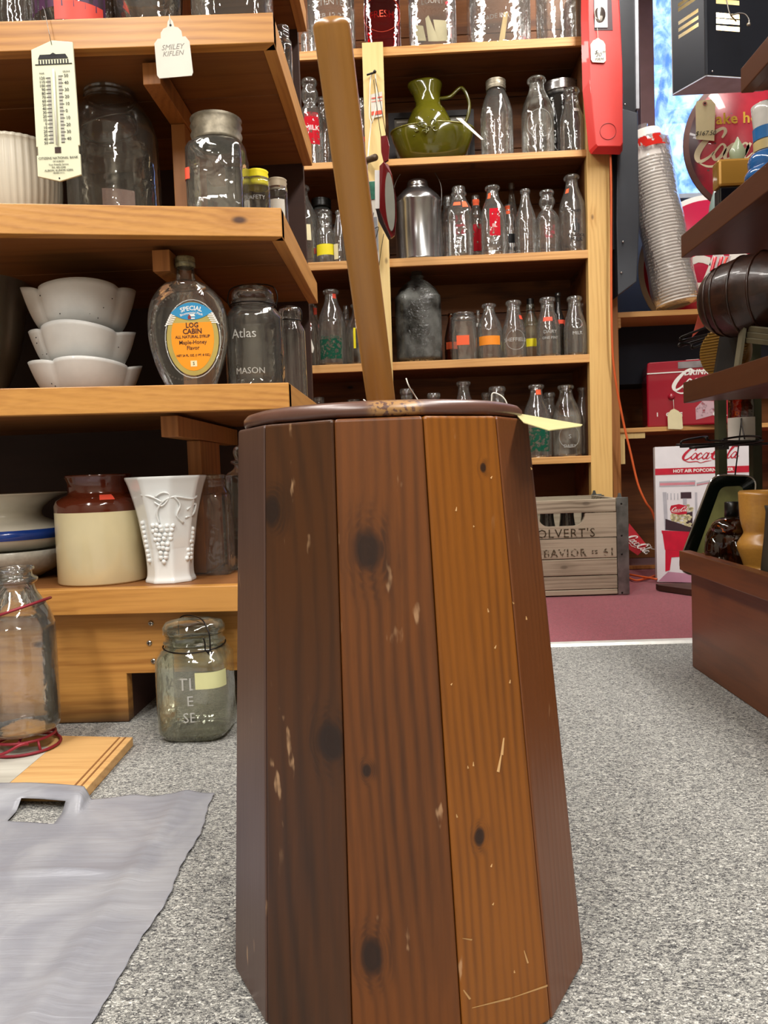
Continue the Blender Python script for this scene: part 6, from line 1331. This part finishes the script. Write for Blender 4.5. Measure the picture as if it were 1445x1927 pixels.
# amber and white jar beyond the posts
jY_ = 1.62; a, b = P(1372, 800, jY_), P(1420, 800, jY_); r = (b.x-a.x)/2; jz = P(1396, 838, jY_).z; h = P(1396, 735, jY_).z-jz
wj = tag(obj('labelled_jar', MB().lathe([(0, 0), (r, 0), (r, h), (r*.8, h*1.05), (0, h*1.05)], 32), M['glass_amber'], loc=((a.x+b.x)/2, jY_, jz)), 'amber jar with a wide white wrap label between the steel posts', 'jar')
z785 = P(1396, 786, jY_).z-jz; lbm = MB(); patch(lbm, [(r, 0), (r, h)], h*.02, z785, -pi, pi, None, .0012, 28, 2); obj('wrap_label', lbm, M['paper'], wj)
# ---- things on the lower display shelf (z zs3)
bY_ = 1.32; q = P(1412, 555, bY_); br = 74*bY_/F
bar = T('barrel_bottle', 'dark brown glass barrel lying on its side on a slatted cradle', 'bottle', (q.x+.012, bY_, q.z), (0, R(90), R(-52)))
Lb = .17; prf = [(0, 0), (br*.55, 0), (br*.7, .004), (br*.82, Lb*.1), (br*.95, Lb*.3), (br, Lb*.5), (br*.95, Lb*.7), (br*.82, Lb*.9), (br*.7, Lb*.99), (br*.5, Lb), (0, Lb)]
prf = [(max(q_[0], 0), q_[1]-Lb*.5) for q_ in cr([(x_, z_, 0) for x_, z_ in prf], 4)]
bg = plain('#2c150a', .38, 0, .6, 40, .6, coat=.25, name='dark_brown_glaze'); obj('barrel', MB().lathe(prf, 48, lambda a_, z_: 1+.015*abs(math.sin(9*a_))), bg, bar)
for f_ in (-.38, -.30, -.1, .1, .30, .38):
    w = MB(); rz_ = rad_at(prf, f_*Lb)*1.012; w.tube([(rz_*math.sin(t), -rz_*math.cos(t), f_*Lb) for t in [2*pi*i/36 for i in range(36)]], .0022, 6, True); obj('hoop', w, bg, bar)
crd = T('slatted_cradle', 'dark olive slatted wooden cradle under the brown barrel', 'cradle'); cm_ = plain('#4a432c', .6, 0, .2, 20, name='olive_brown_wood')
for i in range(11):
    yy = 617+i*11; a_, b_ = P(1402-i*1.8+8, yy, 1.30), P(1470, yy+6, 1.12)
    if a_.z < zs3+.004 or b_.z < zs3+.004: continue
    mb = MB(); hh_ = .0035; mb.hexa([(a_.x, a_.y, a_.z-hh_), (b_.x, b_.y, b_.z-hh_), (b_.x, b_.y+.01, b_.z-hh_), (a_.x, a_.y+.01, a_.z-hh_)], [(a_.x, a_.y, a_.z+hh_), (b_.x, b_.y, b_.z+hh_), (b_.x, b_.y+.01, b_.z+hh_), (a_.x, a_.y+.01, a_.z+hh_)]); obj('slat', mb, cm_, crd)
a0_, a1_ = P(1403, 590, 1.305), P(1389, 700, 1.305); zlo = zs3+.001
mb = MB(); mb.hexa([(a1_.x-.002, 1.30, zlo), (a1_.x+.003, 1.30, zlo), (a1_.x+.003, 1.318, zlo), (a1_.x-.002, 1.318, zlo)], [(a0_.x-.002, 1.30, a0_.z), (a0_.x+.003, 1.30, a0_.z), (a0_.x+.003, 1.318, a0_.z), (a0_.x-.002, 1.318, a0_.z)]); obj('upright', mb, plain('#6a6450', .5, name='grey_edge'), crd)
mb = MB(); qa = [P(1362, 612, 1.42), P(1402, 590, 1.36), P(1390, 690, 1.36), P(1346, 690, 1.42)]; 
for v in qa[2:]: v.z = zlo
mb.add(qa+[v+Vector((.0, .012, 0)) for v in qa], [(0, 1, 2, 3), (7, 6, 5, 4)]+[(i, i+4, (i+1) % 4+4, (i+1) % 4) for i in range(4)]); tag(obj('black_box', mb, plain('#141210', .5, name='near_black_board')), 'flat black box standing between the ridged disc and the cradle', 'box')
q = P(1353, 655, 1.47); dk_ = T('ridged_disc', 'golden corrugated round disc standing on edge beside the barrel cradle', 'disc', (q.x+.012, 1.47, zlo+47*1.47/F), (0, 0, R(-50)))
rd_ = 47*1.47/F; mb = MB(); mb.lathe([(0, -.01), (rd_*.96, -.01), (rd_, -.006), (rd_, .006), (rd_*.96, .01), (0, .01)], 48); mb.xf(Matrix.Rotation(R(90), 4, 'X')); obj('disc', mb, plain('#a67c34', .4, .2, .15, 20, coat=.3, name='gold_card'), dk_)
for i in range(-8, 9):
    z_ = i*rd_/9; hw_ = math.sqrt(rd_**2-z_**2)*.95; w = MB(); w.box(-hw_, hw_, -.0118, -.0098, z_-.0009, z_+.0009); obj('ridge', w, plain('#7c5a22', .4, .2, name='gold_ridge'), dk_)
# hanging packets and hooks between the shelves
hY = 1.66
hk = T('display_hooks', 'black wire display hooks jutting out beside the ridged disc', 'hooks')
def hkt(pts, r_=.0026): w = MB(); w.tube(cr([P(*a_) for a_ in pts], 4), r_, 6); obj('hook', w, M['wire'], hk)
hkt([(1281, 640, 1.5), (1284, 634, 1.5), (1335, 614, 1.56), (1345, 616, 1.6)]); hkt([(1281, 642, 1.5), (1330, 630, 1.55), (1345, 622, 1.6)]); hkt([(1277, 651, 1.5), (1280, 647, 1.5), (1300, 648, 1.5), (1303, 655, 1.5), (1328, 645, 1.54)]); hkt([(1277, 652, 1.52), (1330, 636, 1.56)]); hkt([(1316, 577, 1.6), (1322, 574, 1.62), (1326, 580, 1.64)], .005)
card('red_strip', [P(1302, 635, 1.72), P(1318, 580, 1.72), P(1352, 560, 1.72), P(1340, 600, 1.72)], plain('#a8402c', .5, 0, .3, 20, name='red_orange_print'), 'slanting red and orange printed strip hanging behind the hooks', 'card')
pkt = card('clear_packet', [P(1318, 578, 1.69), P(1342, 480, 1.69), P(1376, 482, 1.69), P(1345, 580, 1.69)], glass('packet_film', (.95, .95, .96), (.6, .6, .62), .35, (.75, .72, .74), .9, 80, 1.6, .1), 'clear plastic packet with red contents hanging under the upper display shelf', 'packet')
for dx in (0, 12):
    w = MB(); w.tube([P(*a_)-pkt.location for a_ in cr([(1326+dx, 575, 1.685), (1334+dx, 530, 1.685), (1346+dx, 484, 1.685)], 3)], .0035, 6); obj('red_stick', w, plain('#c21e30', .35, coat=.4, name='glossy_red'), pkt)
w = MB(); w.tube([P(*a_)-pkt.location for a_ in cr([(1336, 520, 1.68), (1330, 560, 1.68), (1338, 572, 1.68), (1352, 545, 1.68), (1362, 500, 1.68), (1368, 484, 1.68)], 4)], .0025, 6); obj('clear_tube', w, M['redlab'], pkt)
# ---- ornaments on the upper display shelf
oY = 1.40; q = P(1352, 345, oY); oz = zs2+.0005
gb = T('mirror_box', 'small gold-brown glossy box on a dark mirrored base on the upper display shelf', 'box')
xg0, xg1 = P(1352, 350, oY).x, P(1418, 350, oY).x
xg0 = max(xg0, RXF+.002)
obj('upper_box', MB().box(xg0, xg1, oY, oY+.03, P(1370, 350, oY).z, P(1370, 297, oY).z), plain('#a87c34', .2, .4, .08, 8, coat=.5, name='gold_lacquer'), gb, bevel=.005)
obj('mirrored_base', MB().box(xg0+.003, xg1, oY+.002, oY+.028, oz, P(1370, 351, oY).z), plain('#14141c', .08, .6, .1, coat=.8, name='dark_mirror'), gb, bevel=.002)
lf = MB(); q = P(1372, 288, oY+.05); lf.ball((0, 0, 0), .018, 16, 12, (.8, .5, 1.25)); lf.v = [(x_*(1 if z_ < 0 else max(.05, 1-z_/.024)), y_, z_*1.1) for x_, y_, z_ in lf.v]
tag(obj('bud_ornament', lf, plain('#8f9a7c', .35, 0, .15, 20, coat=.4, name='sage_glaze'), loc=(q.x, oY+.016, P(1372, 297, oY).z+.017)), 'sage green pointed bud ornament sitting on the gold-brown box', 'ornament')
a = P(1415, 330, 1.22); bv = T('blue_vase', 'glossy cobalt blue and white ceramic jar on the upper display shelf', 'vase', (P(1446, 330, 1.24).x, 1.24, oz))
hv = P(1440, 205, 1.24).z-oz
def fr_h(py): return P(1435, py, 1.24).z-oz
obj('blue_foot', MB().lathe([(max(x_, 0), z_) for x_, z_, _ in cr([(0, 0, 0), (.030, 0, 0), (.034, .01, 0), (.024, .022, 0), (.026, fr_h(325), 0), (.030, fr_h(305), 0), (.022, fr_h(288), 0), (0, fr_h(286), 0)], 4)], 32), plain('#2c68a8', .12, 0, .08, coat=.9, name='blue_glaze'), bv)
obj('white_neck', MB().lathe([(.019, fr_h(289)), (.020, fr_h(250)), (.023, fr_h(215)), (.024, fr_h(200)), (.018, fr_h(196)), (0, fr_h(196))], 32), plain('#d5d3cc', .2, coat=.5, name='ivory_neck'), bv)
obj('blue_band', MB().lathe([(.0212, fr_h(266)), (.0222, fr_h(243))], 32), plain('#2f74b4', .2, coat=.5, name='blue_band'), bv)
obj('gold_band', MB().lathe([(.0210, fr_h(286)), (.0214, fr_h(268))], 32), plain('#c9b47c', .3, 0, .1, name='gold_band'), bv)
q = P(1345, 392, 1.52); gf = T('teal_ornament', 'grey-teal ornament with a red base behind the gold-brown box', 'ornament', (max(q.x, RXF+.022), 1.50, oz))
hq = P(1345, 352, 1.50).z-oz
obj('red_base', MB().lathe([(0, 0), (.02, 0), (.021, hq*.3), (.019, hq*.42)], 24), M['redst'], gf); obj('teal_body', MB().lathe([(.019, hq*.42), (.017, hq*.6), (.01, hq*.9), (.004, hq*1.05), (0, hq*1.06)], 24), plain('#7d9490', .3, 0, .1, coat=.4, name='teal_glaze'), gf)
# ================================================================ things on the pale lath
lY = BY-.024
pgm = MB(); pgm.tube([P(688, 303, lY+.02), P(690, 302, lY-.03), P(706, 296, lY-.09)], [.010, .010, .011], 14); tag(obj('coat_peg', pgm, plain('#5a4630', .5, 0, .1, name='dull_brown_metal')), 'stubby brown peg sticking out of the pale lath', 'peg')
hg = MB(); hg.tube(cr([P(702, 136, lY), P(697, 150, lY-.004), P(695, 215, lY-.004), P(698, 232, lY-.004), P(695, 262, lY-.004), P(692, 300, lY-.03), P(689, 345, lY-.03)], 5), .0022, 6); hg.tube(cr([P(706, 140, lY), P(709, 190, lY-.004), P(700, 232, lY-.004)], 4), .0022, 6); tag(obj('twisted_hanger', hg, plain('#f0ead8', .4, coat=.3, name='white_coated_wire')), 'twisted white wire hanger hooked on the black nail of the pale lath', 'hanger')
nb = MB(); nb.tube([P(690, 141, lY-.012), P(703, 137, lY-.012), P(706, 134, lY)], .0035, 8); nb.ball(P(705, 135, lY-.012), .006, 8, 6); tag(obj('black_hook', nb, M['black']), 'small black hook nailed into the pale lath', 'hook')
tg_ = card('printed_tag', [P(697, 178, lY-.001), P(719, 172, lY-.001), P(720, 218, lY-.001), P(699, 223, lY-.001)], 'paper', 'white tag with a red price bar on the pale lath', 'tag')
rb_ = MB()
for y0_, y1_ in ((209, 216), (190, 191), (183, 185)): v = [P(699, y0_+1, lY-.003), P(719, y0_-2, lY-.003), P(719, y1_-2, lY-.003), P(699, y1_+1, lY-.003)]; rb_.add([a_-tg_.location for a_ in v], [(0, 1, 2, 3)])
obj('red_bar', rb_, M['redst'], tg_)
# dark red hanging mirror seen from its edge
mr = T('hanging_mirror', 'dark red wall mirror with an oval glass hanging edge-on from the lath', 'mirror')
mY = BY-.10
mred = plain('#6e1418', .25, 0, .1, coat=.6, name='oxblood_lacquer')
def slabp(name, pts, dx, mat, par=mr):
    v = [P(*p) for p in pts]; n_ = len(v); mb = MB(); dv = Vector(dx); mb.add(v+[a_+dv for a_ in v], [tuple(range(n_)), tuple(range(2*n_-1, n_-1, -1))]+[(i, (i+1) % n_, n_+(i+1) % n_, n_+i) for i in range(n_)]); return obj(name, mb, mat, par, bevel=.001)
slabp('frame', [(714, 312, mY-.03), (722, 304, mY-.03), (731, 310, mY-.05), (738, 330, mY-.08), (745, 370, mY-.10), (746, 410, mY-.10), (743, 442, mY-.09), (736, 448, mY-.08), (722, 420, mY-.04), (714, 395, mY-.03)], (0, .014, 0), mred)
slabp('back_board', [(705, 320, mY-.01), (716, 320, mY-.025), (718, 392, mY-.025), (706, 393, mY-.01)], (0, .012, 0), M['white'])
slabp('lower_edge', [(707, 393, mY-.01), (718, 392, mY-.024), (736, 444, mY-.07), (731, 450, mY-.06), (712, 414, mY-.01)], (0, .012, 0), plain('#1a0a0a', .5, name='dark_edge'))
ov = [P(734+6.5*1.35*math.sin(t)-(0 if 1 else 0)+math.cos(t)*-3, 382-55*math.cos(t), mY-.085) for t in [2*pi*i/32 for i in range(32)]]
mb = MB(); mb.add([v+Vector((0, -.014, 0)) for v in ov]+[v for v in ov], [tuple(range(32)), tuple(range(63, 31, -1))]+[(i, (i+1) % 32, 32+(i+1) % 32, 32+i) for i in range(32)]); obj('oval_glass', mb, plain('#a8aaa2', .12, .6, .05, name='silvered_glass'), mr)
slabp('top_crest', [(716, 256, mY-.02), (728, 254, mY-.03), (733, 275, mY-.04), (731, 300, mY-.04), (722, 306, mY-.03), (717, 285, mY-.02)], (0, .014, 0), mred)
for pl_ in ([(703, 150, lY-.006), (710, 210, mY), (717, 258, mY-.02)], [(706, 148, lY-.006), (716, 195, mY), (727, 256, mY-.03)]):
    w = MB(); w.tube([P(*a_) for a_ in pl_], .0012, 5); obj('black_cord', w, M['wire'], mr)
# blister card behind the pole
bc = card('display_card', [P(680, 342, lY-.012), P(708, 340, lY-.012), P(714, 490, lY-.012), P(708, 503, lY-.012), P(692, 490, lY-.012)], 'paper', 'white and green display card hanging on the lath behind the dasher pole', 'card')
v = [P(x, y, lY-.0145)-bc.location for x, y in [(681, 343), (708, 341), (709, 374), (683, 377)]]; mb = MB(); mb.add(v, [(0, 1, 2, 3)]); obj('green_header', mb, plain('#1f6a52', .5, 0, .3, 60, name='green_print_card'), bc)
v = [P(x, y, lY-.0145)-bc.location for x, y in [(690, 410), (709, 408), (712, 470), (704, 480), (696, 470)]]; mb = MB(); mb.add(v, [(0, 1, 2, 3, 4)]); obj('blister', mb, plain('#a8aab0', .2, .2, .1, coat=.5, name='grey_blister'), bc)
v = [P(x, y, lY-.0145)-bc.location for x, y in [(686, 400), (700, 399), (700, 406), (687, 407)]]; mb = MB(); mb.add(v, [(0, 1, 2, 3)]); obj('price_sticker', mb, M['redst'], bc)
w = MB(); w.tube([P(*a_) for a_ in cr([(703, 400, lY-.02), (700, 430, lY-.02), (712, 428, lY-.02), (705, 455, lY-.02)], 5)], .0013, 5); tag(obj('black_loop', w, M['wire']), 'thin black elastic loop dangling in front of the display card', 'loop')
w = MB(); w.tube([P(*a_) for a_ in cr([(722, 440, lY-.03), (717, 470, lY-.03), (713, 500, lY-.02)], 4)], .0012, 5); tag(obj('trailing_lace', w, M['wire']), 'thin black cord trailing below the dark red mirror', 'cord')
for o in list(bpy.data.objects):
    if o.name.startswith('outbuilding') or o.name.startswith('string'): pass
